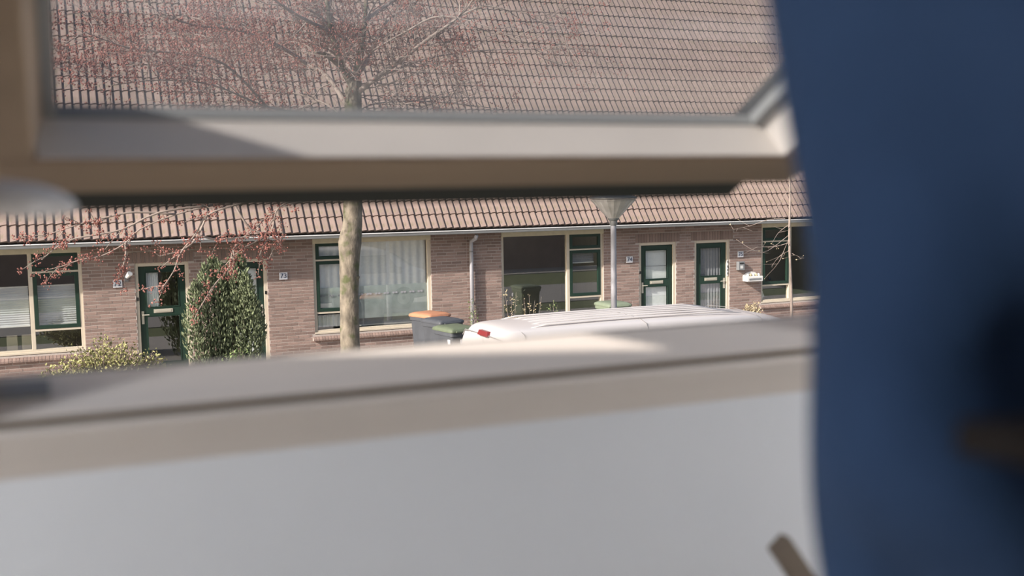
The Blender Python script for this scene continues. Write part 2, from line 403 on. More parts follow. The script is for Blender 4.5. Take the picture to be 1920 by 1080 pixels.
    ld = MB(); bx(ld, a-.01, b+.01, -.005, .03, zb-.02, zb+.018); part(ld, 'sill_board', M['cream'], win, R_, bevel=.004)
    for z0, z1 in ((2.02, 2.34), (.985, 1.985)):
        cs = MB(); o0, o1 = a+.063, ms-.038; t = .065
        bx(cs, o0, o0+t, .022, .08, z0+.003, z1-.003); bx(cs, o1-t, o1, .022, .08, z0+.003, z1-.003)
        bx(cs, o0+t, o1-t, .022, .08, z0+.003, z0+t); bx(cs, o0+t, o1-t, .022, .08, z1-t, z1-.003)
        cas = part(cs, 'casement', M['green'], win, R_, bevel=.004)
        g = MB(); bx(g, o0+t-.005, o1-t+.005, .050, .056, z0+t-.005, z1-t+.005); part(g, 'pane', M['pane'], win, R_)
    g = MB(); bx(g, a+.055, ms-.030, .075, .081, zb+.05, .95); part(g, 'pane', M['pane'], win, R_)
    g = MB(); bx(g, ms+.030, b-.055, .075, .081, zb+.05, 2.345); part(g, 'pane', M['pane'], win, R_)
    def pleat(o0, o1, z0, z1, n, m, name, amp=.012, y=.155):
        c = MB(); vs_ = []; fs = []
        for i in range(n+1):
            z = z0+(z1-z0)*i/n; yy = y + (amp if i % 2 else 0)
            vs_ += [(X(o0), yy, z), (X(o1), yy, z), (X(o1), yy+.003, z), (X(o0), yy+.003, z)]
        for i in range(n):
            q = i*4; r = q+4; fs += [(q, q+1, r+1, r), (q+2, q+3, r+3, r+2)]
        c.add(vs_, fs); o = part(c, name, m, win, R_)
        rl = MB(); bx(rl, o0, o1, y-.012, y+.016, z0-.025, z0); bx(rl, o0, o1, y-.012, y+.016, z1, z1+.02); part(rl, 'blind_rail', M['white'], win, R_)
    def drape(o0, o1, z0, z1, m, amp=.014, freq=38, y=.135):
        c = MB(); N = 140; vs_ = []; fs = []
        for i in range(N+1):
            o = o0+(o1-o0)*i/N; yy = y + amp*math.sin(o*freq) + amp*.6*math.sin(o*freq*.37+1)
            vs_ += [(X(o), yy, z0), (X(o), yy+.003, z0), (X(o), yy, z1), (X(o), yy+.003, z1)]
        for i in range(N): q = i*4; fs += [(q, q+4, q+6, q+2), (q+1, q+3, q+7, q+5)]
        c.add(vs_, fs); return part(c, 'net_curtain', m, win, R_, smooth=True)
    if kind['win'] == 'blinds':
        pleat(a+.07, ms-.05, 1.06, 1.74, 34, M['blind'], 'pleated_blind'); pleat(ms+.05, b-.08, 1.06, 1.74, 34, M['blind'], 'pleated_blind')
    elif kind['win'] == 'net':
        drape(ms+.04, b-.07, .98, 2.33, M['net']); drape(a+.07, ms-.04, .98, 2.33, M['net'])
        for (o0, o1) in ((ms+.03, b-.055), (a+.115, ms-.09)):
            zl = .80 if o0 > 2.9 else 1.05
            g = MB(); bx(g, o0, o1, .084, .087, zl, 1.45); part(g, 'frosted_film', M['whitefilm'], win, R_)
            nn = int((o1-o0)/.06)
            for zz in (1.27,):
                g = MB()
                for k in range(nn):
                    if k % 3 != 2: bx(g, o0+.02+k*.06, o0+.065+k*.06, .070, .0735, zz, zz+.035)
                part(g, 'film_pattern', M['netgrey'], win, R_)['kind'] = 'stuff'
        pleat(ms+.05, b-.08, .66, .79, 2, M['netgrey'], 'cafe_curtain', y=.2); drape(a+.07, ms-.05, .66, .90, M['net'], .015, 70, .2)
        pot = MB(); pot.lathe((X(3.78), .30, .66), [(.05,0),(.07,.13),(.08,.14),(.075,.16)], 14); part(pot, 'flower_pot', M['redbag'], win, R_)
    elif kind['win'] == 'dark':
        pleat(a+.16, ms-.12, 1.72, 1.92, 10, M['netgrey'], 'roller_blind', y=.17)
    else:
        vz = MB(); vz.lathe((X(2.28), .22, .64), [(.035,0),(.06,.05),(.05,.10),(.02,.14),(.03,.17)], 14); part(vz, 'vase', M['white'], win, R_)
        vz = MB(); vz.lathe((X(2.5), .22, 1.06), [(.02,0),(.035,.03),(.02,.07),(.01,.10)], 12); part(vz, 'ornament', M['blueprint'], win, R_)
    # ---- roof
    ca, sa = math.cos(PHI), math.sin(PHI)
    nrm = Vector((0, -sa, ca)); upv = Vector((0, ca, sa)); E0 = Vector((0, YE, ZE)) - nrm*.066
    LR = NROW*GA + .1
    rb = MB(); c0 = [E0 + Vector((X(0), 0, 0)), E0 + Vector((X(HW), 0, 0))]
    p = []
    for dn in (-.12, -.002):
        p += [c0[0]+nrm*dn, c0[1]+nrm*dn, c0[1]+nrm*dn+upv*LR, c0[0]+nrm*dn+upv*LR]
    rb.hexa(p); roof = part(rb, 'roof', M['roofbase'], R_)
    bk = MB(); rdg = E0 + upv*LR; dn = Vector((0, ca, -sa))
    p = []
    for oo in (-.12, 0):
        nb = Vector((0, sa, ca))*oo
        p += [Vector((X(0),0,0))+rdg+nb, Vector((X(HW),0,0))+rdg+nb, Vector((X(HW),0,0))+rdg+nb+dn*LR, Vector((X(0),0,0))+rdg+nb+dn*LR]
    bk.hexa(p); part(bk, 'rear_roof_slope', M['tile'], R_)
    order = list(range(0, 3)) + list(range(9, NROW)) + list(range(3, 9)); cnt = 0; st = MB()
    rot = Matrix.Rotation(PHI, 3, 'X')
    xs0 = min(X(0), X(HW))
    for r in order:
        for k in range(36):
            pos = E0 + Vector((xs0+k*TW, 0, 0)) + upv*(r*GA) + nrm*(rnd.random()*.004)
            if cnt < 300:
                o = bpy.data.objects.new('roof_tile', tile_me); COL.objects.link(o); o.parent = roof
                o.location = pos - base; o.rotation_euler = (PHI, 0, 0)
            else:
                st.add([pos + rot @ q for q in TILE.v], TILE.f)
            cnt += 1
    so = part(st, 'upper_roof_tiles', M['tile'], roof, R_); so['kind'] = 'stuff'
    # ---- gutter
    gx0, gx1 = min(X(0), X(HW)), max(X(0), X(HW))
    g = MB(); g.box(gx0, gx1, -.47, -.462, 2.455, 2.51); g.box(gx0, gx1, -.462, -.34, 2.45, 2.458); g.box(gx0, gx1, -.345, -.337, 2.45, 2.50)
    gut = part(g, 'gutter', M['zinc'], R_)
    lp = MB(); lp.tube([(gx0, -.470, 2.516), (gx1, -.470, 2.516)], .012, 8, caps=False); part(lp, 'gutter_lip', M['zinclip'], gut, R_, smooth=True)
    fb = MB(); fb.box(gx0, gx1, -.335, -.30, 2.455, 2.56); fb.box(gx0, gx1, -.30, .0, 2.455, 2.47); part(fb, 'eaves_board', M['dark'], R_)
    # ---- number plate
    zc, oc = 1.735, kind['plate']
    npx = X(oc); pl = MB().box(npx-.08, npx+.08, -.028, -.014, zc-.068, zc+.068)
    plo = part(pl, 'number_plate', M['whiteplate'], R_, bevel=.004)
    te = bpy.data.objects.new('digits', text_mesh(str(num), .13, 'digits', M['blueprint'])); COL.objects.link(te); te.parent = plo
    te.location = Vector((npx, -.031, zc)) - base; te.rotation_euler = (PI/2, 0, 0)
    # bell push
    bl = MB(); bo = DO[1]-.03; bx(bl, bo-.018, bo+.018, .005, .022, 1.40, 1.46); part(bl, 'bell_push', M['black'], R_, bevel=.003)
    return R_, X, base

h72, X72, b72 = house(72, M1, -1, 'brick terraced house numbered 72 with half-height pleated blinds, leftmost of the row', dict(door='half', win='blinds', plate=1.505))
h73, X73, b73 = house(73, M1, 1, 'brick terraced house numbered 73 with net curtains filling its window behind the tree trunk', dict(door='white', win='net', plate=1.51))
h74, X74, b74 = house(74, M3, -1, 'brick terraced house numbered 74 with a dark uncurtained window beside the downpipe', dict(door='white', win='dark', plate=1.46))
h75, X75, b75 = house(75, M3, 1, 'brick terraced house numbered 75 with grey letterbox on its wall, rightmost of the row', dict(door='grey', win='open', plate=1.495))
h76, X76, b76 = house(76, M3+2*HW, -1, 'brick terraced house beyond number 75, only a corner of its tiled roof visible', dict(door='grey', win='open', plate=1.495))
# downpipe on the party line
dp = MB(); dp.tube([(7.985,-.40,2.41),(7.985,-.33,2.34),(7.985,-.09,2.28),(7.985,-.08,2.18),(7.985,-.08,0)], .04, 12)
dpo = part(dp, 'downpipe', M['pole'], h74, smooth=True)
for z in (1.0, 2.05):
    cl = MB().lathe((7.985,-.08,z), [(.046,0),(.046,.03)], 12); cl.box(7.97,8.0,-.045,0.0,z,z+.03); part(cl, 'pipe_clip', M['zinc'], dpo, h74)
# wall lamp of 72
wl = MB(); wl.box(1.20,1.28,-.03,-.01,1.77,1.87); wl.tube([(1.24,-.02,1.84),(1.25,-.10,1.86),(1.28,-.16,1.90)], .012, 8)
wlo = part(wl, 'wall_lamp', M['grey'], h72); sh = MB().tube([(1.25,-.11,1.86),(1.30,-.20,1.93)], [.035,.05], 10); part(sh, 'lamp_head', M['white'], wlo, h72)
# letterbox with keypad and thermometer strip of 75
lb = MB().box(14.61,14.78,-.11,-.008,1.37,1.57); lbo = part(lb, 'letterbox', M['grey'], h75, bevel=.01)
part(MB().box(14.64,14.75,-.115,-.108,1.52,1.545), 'letter_slot', M['black'], lbo, h75)
part(MB().box(14.66,14.73,-.114,-.108,1.41,1.48), 'name_card', M['zinclip'], lbo, h75)
th = MB().box(14.365,14.395,.0,.022,1.25,1.62); tho = part(th, 'name_strip', M['white'], h75)
for z in (1.28,1.36,1.44,1.55): part(MB().box(14.37,14.39,-.006,.001,z,z+.05), 'strip_mark', M['black'], tho, h75)
# white planter box on the wall of 75
R_ = root('wall_planter', (15.01,-.1,1.10), 'white box-shaped wall planter with scalloped back, beside the letterbox of house 75', 'planter')
pb = MB().box(14.79,15.23,-.20,-.008,1.10,1.22); part(pb, 'box', M['white'], R_, bevel=.01)
bp = MB(); N = 16
top = [(14.79+.44*i/N, 1.22+.10*math.sin(PI*i/N)**.7) for i in range(N+1)]
vs_ = [(x,-.03,1.2) for x, z in top]+[(x,-.03,z) for x, z in top]+[(x,-.01,1.2) for x, z in top]+[(x,-.01,z) for x, z in top]; n = N+1; fs = []
for i in range(N): fs += [(i,i+1,n+i+1,n+i),(2*n+i,3*n+i,3*n+i+1,2*n+i+1),(n+i,n+i+1,3*n+i+1,3*n+i)]
bp.add(vs_, fs); part(bp, 'scalloped_back', M['white'], R_)
part(MB().box(14.84,15.18,-.206,-.2,1.135,1.175), 'lettering_band', M['grey'], R_)
for k in range(5):
    b = MB(); c = Vector((14.86+k*.075,-.12,1.235)); b.lathe(c, [(.01,-.02),(.035,0),(.03,.03),(.005,.05)], 8); part(b, 'flower_head', M['dryflower'] if k%2 else M['white'], R_)
# two chairs standing behind the lower left window of 72
for i, cxx in enumerate((-.72, -.47)):
    R_ = root('dining_chair', (cxx,.55,.02), ('beige wooden chair inside the window of house 72, left of the pair', 'beige wooden chair inside the window of house 72, right of the pair')[i], 'chair', 'chairs behind the window of house 72')
    part(MB().box(cxx-.09,cxx+.09,.42,.44,.55,.86), 'backrest', M['cream'], R_, bevel=.01)
    part(MB().box(cxx-.10,cxx+.10,.42,.78,.45,.48), 'seat', M['cream'], R_, bevel=.005)
    for sx in (-.08,.08):
        for yy in (.44,.76): part(MB().box(cxx+sx-.015,cxx+sx+.015,yy-.015,yy+.015,.02,.45), 'leg', M['cream'], R_)

# ------------------------------------------------------------------ white van parked on the street
def van():
    ux, uy = 4.66, -8.97; z0 = -.04
    R_ = root('van', (ux+2.7, uy, -.04), 'white panel van parked in the street, seen over its roof', 'van')
    K = lambda x: x if x < .5 else .5+(x-.5)*1.22
    P = lambda x, y, z: (ux+K(x), uy+y, z0+z)
    def ring(x, zb, zt, wb, wt, crown=.02, sh=.17):
        pts = []
        half = [(wb*.80, zb), (wb, zb+.10), (wb, zb+.45), (wb*.995, min(.95, zt-.30)), (wt+.075, zt-sh), (wt+.03, zt-sh*.45), (wt-.06, zt-.03), (wt*.80, zt-.004), (wt*.4, zt+crown*.8)]
        for y, z in half: pts.append(P(x, -y, z))
        pts.append(P(x, 0, zt+crown))
        for y, z in reversed(half): pts.append(P(x, y, z))
        return pts
    S = [(.00,.45,1.55,.78,.58),(.02,.35,1.70,.84,.61),(.07,.28,1.775,.87,.625),(.20,.25,1.80,.89,.635),(.45,.24,1.805,.90,.645),(1.2,.24,1.82,.90,.66),(2.0,.24,1.82,.90,.66),(2.7,.24,1.79,.90,.65),(3.1,.24,1.755,.90,.63),(3.40,.24,1.69,.90,.60),(3.65,.24,1.53,.895,.58),(3.85,.24,1.36,.89,.585),(4.05,.24,1.16,.885,.64),(4.30,.25,1.09,.86,.66),(4.52,.30,1.0,.80,.62),(4.62,.36,.82,.72,.58)]
    b = MB(); b.loft([ring(*s) for s in S])
    body = part(b, 'body', M['van'], R_, smooth=True)
    ss = body.modifiers.new('sub', 'SUBSURF'); ss.levels = 2; ss.render_levels = 2
    # rear doors, slightly proud, with the dark seam around them
    for sg in (-1, 1):
        d = MB(); rows = []
        for z, x in ((.42,-.030),(1.0,-.030),(1.35,-.024),(1.55,-.008),(1.67,.005)):
            rows.append((z, x))
        vs_ = []; fs = []
        for z, x in rows:
            w = .78 if z < 1.1 else (.74 if z < 1.4 else (.69 if z < 1.6 else .62))
            vs_ += [P(x, sg*.006, z), P(x+.006, sg*w, z), P(x+.05, sg*.006, z), P(x+.05, sg*w, z)]
        for i in range(len(rows)-1):
            q = i*4; r = q+4; fs += [(q,q+1,r+1,r),(q+2,r+2,r+3,q+3),(q,r,r+2,q+2),(q+1,q+3,r+3,r+1)]
        fs += [(0,2,3,1),((len(rows)-1)*4,(len(rows)-1)*4+1,(len(rows)-1)*4+3,(len(rows)-1)*4+2)]
        d.add(vs_, fs); do = part(d, 'rear_door', M['van'], R_, bevel=.006)
        part(MB().box(ux-.036, ux-.03, uy+sg*.12, uy+sg*.64, z0+1.0, z0+1.27), 'rear_window', M['carglass'], do, R_)
        part(MB().box(ux-.05, ux-.03, uy+sg*.06, uy+sg*.10, z0+.85, z0+1.0), 'door_handle', M['black'], do, R_)
        part(MB().box(ux-.02, ux+.05, uy+sg*.78, uy+sg*.87, z0+.75, z0+1.25), 'tail_lamp', M['redlens'], R_, bevel=.01)
    sm = MB(); sm.tube([P(-.002,-.66,1.62),P(.010,-.60,1.69),P(.012,0,1.70),P(.010,.60,1.69),P(-.002,.66,1.62)], .007, 6); part(sm, 'door_seam', M['vanseam'], R_)
    bl = MB(); bl.hexa([P(-.022,-.17,1.685),P(-.022,.13,1.685),P(.06,.13,1.685),P(.06,-.17,1.685),P(-.004,-.155,1.745),P(-.004,.115,1.745),P(.06,.115,1.745),P(.06,-.155,1.745)])
    part(bl, 'brake_light', M['redlens'], R_, bevel=.006)
    for y in (-.46,-.27,-.09,.09,.27,.46):
        r = MB(); r.tube([P(.42,y,1.80),P(.6,y,1.826),P(1.2,y,1.843 - abs(y)*.02),P(2.0,y,1.843 - abs(y)*.02),P(2.6,y,1.832),P(2.85,y,1.80)], [.002,.012,.012,.012,.012,.002], 6); part(r, 'roof_rib', M['van'], R_, smooth=True)
    for x in (.26, 1.62, 2.98):
        zt = 1.79 if x < 1 else (1.823 if x < 2 else 1.793)
        r = MB(); r.tube([P(x,-.76,zt-.26),P(x,-.70,zt-.115),P(x,-.645,zt-.04),P(x,-.50,zt-.002),P(x,0,zt+.019),P(x,.50,zt-.002),P(x,.645,zt-.04),P(x,.70,zt-.115)], .004, 5); part(r, 'roof_seam', M['vanseam'], R_)
    part(MB().hexa([P(3.56,-.56,1.58),P(3.56,.56,1.58),P(4.04,.66,1.19),P(4.04,-.66,1.19),P(3.60,-.56,1.595),P(3.60,.56,1.595),P(4.08,.66,1.205),P(4.08,-.66,1.205)]), 'windscreen', M['carglass'], R_)
    for sg in (-1, 1):
        part(MB().hexa([P(2.75,sg*.885,1.05),P(3.72,sg*.885,1.05),P(3.72,sg*.91,1.05),P(2.75,sg*.91,1.05),P(2.80,sg*.75,1.55),P(3.40,sg*.75,1.55),P(3.40,sg*.775,1.55),P(2.80,sg*.775,1.55)]), 'side_window', M['carglass'], R_)
        part(MB().box(ux+K(3.55), ux+K(3.68), uy+sg*.93, uy+sg*1.08, z0+1.02, z0+1.22), 'wing_mirror', M['black'], R_, bevel=.02)
        part(MB().box(ux+K(.9), ux+K(2.6), uy+sg*.897, uy+sg*.912, z0+.50, z0+.56), 'rub_strip', M['black'], R_)
        part(MB().box(ux+K(4.40), ux+K(4.58), uy+sg*.50, uy+sg*.76, z0+.72, z0+.90), 'headlamp', M['zinclip'], R_, bevel=.03)
        for x in (.85, 3.75):
            t = MB(); prof = [(.20,-.10),(.30,-.10),(.325,-.07),(.325,.07),(.30,.10),(.20,.10)]; n = 24; rings = []
            for r, o in prof: rings.append([(ux+K(x)+r*math.cos(2*PI*k/n), uy+sg*.80+o, z0+.325+r*math.sin(2*PI*k/n)) for k in range(n)])
            t.loft(rings); wh = part(t, 'wheel', M['tyre'], R_, auto=40)
            hb = MB(); hb.loft([[(ux+K(x)+r*math.cos(2*PI*k/n), uy+sg*(.80+o), z0+.325+r*math.sin(2*PI*k/n)) for k in range(n)] for r, o in ((.20,.06),(.19,.105),(.06,.10))]); part(hb, 'hubcap', M['steel'], wh, R_)
    part(MB().box(ux-.08, ux+.05, uy-.80, uy+.80, z0+.28, z0+.46), 'rear_bumper', M['black'], R_, bevel=.02)
    part(MB().box(ux+K(4.52), ux+K(4.70), uy-.78, uy+.78, z0+.28, z0+.55), 'front_bumper', M['black'], R_, bevel=.03)
    part(MB().box(ux-.045, ux-.03, uy-.26, uy+.26, z0+.60, z0+.72), 'number_plate', M['binorange'], R_)
van()

# ------------------------------------------------------------------ wheelie bins
def bin_(cx, cy, rz, body, lid, label, h=1.02):
    R_ = root('wheelie_bin', (cx,cy,0), label, 'bin', 'wheelie bins by the houses')
    R_.rotation_euler.z = rz; R_.scale = (.88,.88,1)
    def P(mb, name, m, par=None, **k):
        o = mb.build(name, m, par or R_, org=(0,0,0), **k); return o
    def rr(w, d, z, r=.05, y=0):
        pts = []
        for qx, qy, a0 in ((1,1,0),(-1,1,90),(-1,-1,180),(1,-1,270)):
            for k in range(4):
                a = math.radians(a0+30*k); pts.append((qx*(w-r)+r*math.cos(a), y+qy*(d-r)+r*math.sin(a), z))
        return pts
    P(MB().loft([rr(.22,.26,.05),rr(.235,.28,.30),rr(.27,.33,h-.09),rr(.29,.35,h-.085),rr(.29,.35,h-.02)]), 'body', body, auto=35)
    lo = P(MB().loft([rr(.30,.37,h-.02),rr(.305,.375,h+.0),rr(.295,.36,h+.03),rr(.24,.30,h+.055,.08),rr(.15,.20,h+.062,.06)]), 'lid', lid, auto=50)
    P(MB().box(-.20,.20,-.40,-.36,h-.02,h+.01), 'lid_grip', lid, lo, bevel=.01)
    P(MB().tube([(-.22,.34,h-.05),(-.22,.42,h-.03),(.22,.42,h-.03),(.22,.34,h-.05)], .016, 8), 'handle', body)
    for sx in (-.23,.23):
        P(MB().loft([[ (sx+o, .27+r*math.cos(2*PI*k/16), .10+r*math.sin(2*PI*k/16)) for k in range(16)] for r, o in ((.08,-.025),(.10,-.02),(.10,.02),(.08,.025))]), 'wheel', M['tyre'])
    P(MB().box(-.075,.075,-.345,-.325,h-.22,h-.14), 'sticker', M['whiteplate'])
    P(MB().hexa([(-.285,-.29,h-.22),(-.272,-.29,h-.22),(-.272,-.20,h-.22),(-.285,-.20,h-.22),(-.287,-.29,h-.14),(-.274,-.29,h-.14),(-.274,-.20,h-.14),(-.287,-.20,h-.14)]), 'side_sticker', M['whiteplate'])
    return R_
def bpx(x, y, z=1.05):
    d = FWD + (x-960)/FPX*RT - (y-540)/FPX*UP; t = (z-H)/d.z; return CAM + d*t
b1 = bpx(803,588); b2 = bpx(829,599); b3 = bpx(842,612)
bin_(b1.x+.03, b1.y, .35, M['bingrey'], M['binorange'], 'dark grey wheelie bin with an orange lid')
bin_(b2.x, b2.y, .25, M['bingrey'], M['bingrey'], 'dark grey wheelie bin with a grey lid, behind the green-lidded one')
bin_(b3.x+.1, b3.y, .2, M['bingrey'], M['bingreen'], 'dark grey wheelie bin with a mossy green lid beside the van', 1.0)
b4 = bpx(1149,568); bin_(b4.x, b4.y, .0, M['binpale'], M['binpale'], 'pale green wheelie bin behind the lamp post')

# ------------------------------------------------------------------ lamp post
def lamp_post():
    b = px(1150.2, 440, -6.0); bx_, by_ = b.x, b.y
    R_ = root('lamp_post', (bx_, by_, -.06), 'pale grey street lamp post with an upturned cone lantern, behind the van', 'lamp post')
    zt = px(1150, 413, -6.0).z; zr = px(1150, 375, -6.0).z
    part(MB().lathe((bx_,by_,0), [(.075,-.06),(.07,.9),(.048,1.0),(.044,zt-.05)], 16), 'pole', M['pole'], R_, auto=40)
    part(MB().lathe((bx_,by_,zt-.08), [(.05,0),(.062,.02),(.062,.07),(.085,.09),(.09,.12)], 16), 'collar', M['zinc'], R_, auto=40)
    n = 40; c = MB(); hh = zr-zt-.03
    prof = [(.085,.0),(.13,.05),(.345,hh),(.345,hh+.01),(.335,hh+.01),(.12,.055),(.07,.01)]
    vs_ = []; fs = []
    for r, z in prof:
        for k in range(n): 
            rr_ = r*(1+ (.025 if k % 2 else 0)); vs_.append((bx_+rr_*math.cos(2*PI*k/n), by_+rr_*math.sin(2*PI*k/n), zt+.03+z))
    for i in range(len(prof)-1):
        for k in range(n): fs.append((i*n+k, i*n+(k+1)%n, (i+1)*n+(k+1)%n, (i+1)*n+k))
    c.add(vs_, fs); part(c, 'lantern_cone', M['lampglass'], R_)
    part(MB().lathe((bx_,by_,zt+.05+hh), [(.37,0),(.37,.02),(.25,.07),(.05,.10)], 32), 'lantern_cap', M['zinc'], R_, auto=30)
    part(MB().lathe((bx_,by_,zt+.05), [(.03,0),(.035,.1),(.02,.2),(.01,.24)], 12), 'bulb', M['white'], R_, smooth=True)
lamp_post()

# ------------------------------------------------------------------ the maple in front of the houses
def blob(mb, p, r, rg):
    """small crumpled octahedron"""
    q = [Vector((rg.uniform(-1,1),rg.uniform(-1,1),rg.uniform(-1,1)))*.35 for _ in range(6)]
    d = [Vector(a) for a in ((1,0,0),(-1,0,0),(0,1,0),(0,-1,0),(0,0,1),(0,0,-1))]
    mb.add([p+(d[i]+q[i])*r for i in range(6)], [(0,2,4),(2,1,4),(1,3,4),(3,0,4),(2,0,5),(1,2,5),(3,1,5),(0,3,5)])
def smooth_path(pts, n=4):
    out = []
    for i in range(len(pts)-1):
        p0 = pts[max(i-1,0)]; p1 = pts[i]; p2 = pts[i+1]; p3 = pts[min(i+2,len(pts)-1)]
        for k in range(n):
            t = k/n; out.append(.5*((2*p1)+(p2-p0)*t+(2*p0-5*p1+4*p2-p3)*t*t+(3*p1-p0-3*p2+p3)*t**3))
    out.append(pts[-1]); return out
def maple():
    rg = random.Random(11); YT = -7.0
    base = px(657, 650, YT); base = Vector((base.x+.02, YT, -.06))
    R_ = root('maple_tree', base, 'bare maple tree with mossy trunk and red blossom in front of house 73', 'tree')
    tp = [base, px(657,650,YT), px(655,560,YT), px(655,500,YT), px(656,455,YT), px(661,415,YT), px(662,330,YT), px(664,240,YT), px(662,185,YT), px(664,150,YT)]
    tr = [.19,.128,.124,.130,.152,.128,.12,.115,.11,.09]
    t = MB().tube(smooth_path(tp), [tr[min(i//4, 9)] + (tr[min(i//4+1, 9)]-tr[min(i//4, 9)])*(i % 4)/4 for i in range(37)], 14)
    for p in t.v: p += Vector((rg.uniform(-1,1),rg.uniform(-1,1),0))*.005
    part(t, 'trunk', M['bark'], R_, smooth=True)
    for (x, y, r) in ((668,520,.05),(652,478,.05)):
        c = px(x, y, YT-.06); kn = MB().lathe(c, [(.01,-r),(r*.7,-r*.6),(r,0),(r*.7,r*.6),(.01,r)], 10)
        part(kn, 'trunk_knot', M['bark'], R_, smooth=True)
    twig = MB(); bl = MB(); darkt = MB()
    def cluster(p, k=5, s=1.0):
        for _ in range(k):
            blob(bl, p+Vector((rg.gauss(0,.035),rg.gauss(0,.035),rg.gauss(0,.03)))*s, rg.uniform(.008,.017)*s, rg)
    def grow(p, d, L, r, lev, bloom):
        n = 4; pts = [p]; dd = d.normalized()
        for i in range(n):
            dd = (dd + Vector((rg.gauss(0,.17),rg.gauss(0,.17),rg.gauss(.03,.15)))).normalized(); pts.append(pts[-1]+dd*L/n)
        (twig if rg.random() < .6 else darkt).tube(pts, [r*(1-.75*i/n) for i in range(n+1)], 4 if lev else 5, caps=False)
        if lev == 0:
            if rg.random() < bloom:
                for q in pts[2:]:
                    if rg.random() < .62: cluster(q, rg.randint(2,5), .8)
            return
        for i in range(1, n+1):
            for _ in range(2 if lev > 1 else rg.choice((1,2,2))):
                sd = (dd + Vector((rg.gauss(0,.8),rg.gauss(0,.8),rg.gauss(.1,.6)))).normalized()
                grow(pts[i], sd, L*rg.uniform(.45,.7), r*.5, lev-1, bloom)
    # limbs: sight-line points with depth offsets
    limbs = [
      ([(663,165,0),(640,120,-.1),(622,60,-.2),(612,0,-.3),(600,-70,-.3)], .055, 1.0, 2),
      ([(664,160,0),(676,100,.1),(684,40,.1),(690,-60,.2)], .06, 1.0, 2),
      ([(660,150,0),(640,125,-.2),(610,102,-.4),(590,100,-.5)], .055, 0, 0),
      ([(652,200,0),(612,142,.3),(570,118,.5),(530,95,.7),(478,60,.8),(420,20,1.0)], .035, 1.0, 2),
      ([(575,120,-.5),(520,85,-.7),(440,55,-.9),(380,50,-1.2),(300,30,-1.4)], .025, 1.0, 2),
      ([(600,103,.4),(560,80,.6),(480,82,.8),(420,75,1.0),(330,62,1.2),(220,70,1.6)], .022, 1.0, 2),
      ([(664,180,0),(700,150,-.2),(745,118,-.4),(800,75,-.6),(862,30,-.8),(900,-20,-1.0)], .042, .8, 2),
      ([(745,118,-.4),(780,125,-.2),(820,122,0),(850,140,.1),(862,185,.2)], .014, .3, 1),
      ([(862,30,-.8),(905,12,-1),(950,18,-1.1),(1000,30,-1.2),(1060,70,-1.3)], .014, .5, 1),
      ([(664,150,.1),(700,90,.5),(720,45,.8),(760,15,1.0),(820,-20,1.2)], .04, .9, 2),
      ([(640,215,0),(600,190,.5),(520,170,.9),(440,190,1.3),(380,205,1.6)], .016, .8, 1),
      ([(664,215,0),(700,195,.4),(780,190,.8),(860,195,1.1),(940,205,1.3)], .014, .5, 1),
      ([(622,60,-.2),(560,30,-.6),(500,-10,-.9)], .03, 1.0, 2),
      ([(660,230,0),(590,215,-.5),(500,200,-.9),(400,160,-1.2),(300,150,-1.5),(210,160,-1.8)], .018, 1.0, 2),
      ([(500,200,-.9),(420,120,-1.3),(330,100,-1.6),(240,90,-1.8),(160,60,-2)], .016, 1.0, 2),
      ([(720,140,.3),(800,110,.5),(900,95,.7),(1000,92,.8),(1120,92,.9)], .015, .55, 2),
      ([(690,100,-.3),(760,60,-.5),(830,30,-.8),(940,60,-1.2),(1020,110,-1.4)], .014, .5, 1),
      ([(684,40,.1),(740,0,.3),(820,-40,.5),(900,-60,.7)], .03, .9, 2),
      ([(600,190,.5),(500,210,.9),(400,140,1.2),(280,120,1.4),(180,130,1.6),(120,110,1.7)], .012, 1.0, 1),
    ]
    for k, (pp, r, bloom, lev) in enumerate(limbs):
        pts = smooth_path([px(x, y, YT+dy) for x, y, dy in pp]); n = len(pts)
        l = MB().tube(pts, [r*(1-.75*i/(n-1)) for i in range(n)], 8)
        part(l, 'limb', M['bark'] if r > .045 else M['twig'], R_, smooth=True)
        if lev:
            for i in range(2, n, 1 if lev == 2 else 1):
                d = (pts[min(i+1,n-1)]-pts[i-1]).normalized()
                for _ in range(1 if lev == 2 else 1):
                    sd = (d*.6 + Vector((rg.gauss(0,.6),rg.gauss(0,.6),rg.gauss(.05,.5)))).normalized()
                    grow(pts[i], sd, rg.uniform(.45,.95), max(.006, r*.28), lev if rg.random() < .36 else 1, bloom)
    # low branches hanging in front of house 72, traced by sight lines at their own depth
    YB = -8.6
    low = [
      [(640,372),(560,372),(470,368),(400,385),(330,402),(262,430),(235,456),(190,480),(151,487),(107,503)],
      [(600,362),(500,372),(440,385),(388,404),(366,440),(338,475),(326,508),(300,546)],
      [(640,360),(580,375),(525,389),(482,424),(438,466),(432,498),(402,534),(372,582)],
      [(580,372),(540,380),(518,396),(510,433),(494,460),(486,481)],
      [(520,386),(526,420),(530,446),(512,468)],
      [(235,456),(236,480),(230,500),(222,512)],
      [(400,385),(300,398),(230,430),(175,441),(139,448),(110,461),(78,487)],
      [(388,404),(367,448),(340,469),(300,480)],
      [(440,385),(470,430),(500,440),(450,470),(420,500)],
      [(330,402),(250,398),(190,410),(150,420),(60,450)],
      [(366,440),(400,448),(440,446),(480,442)],
    ]
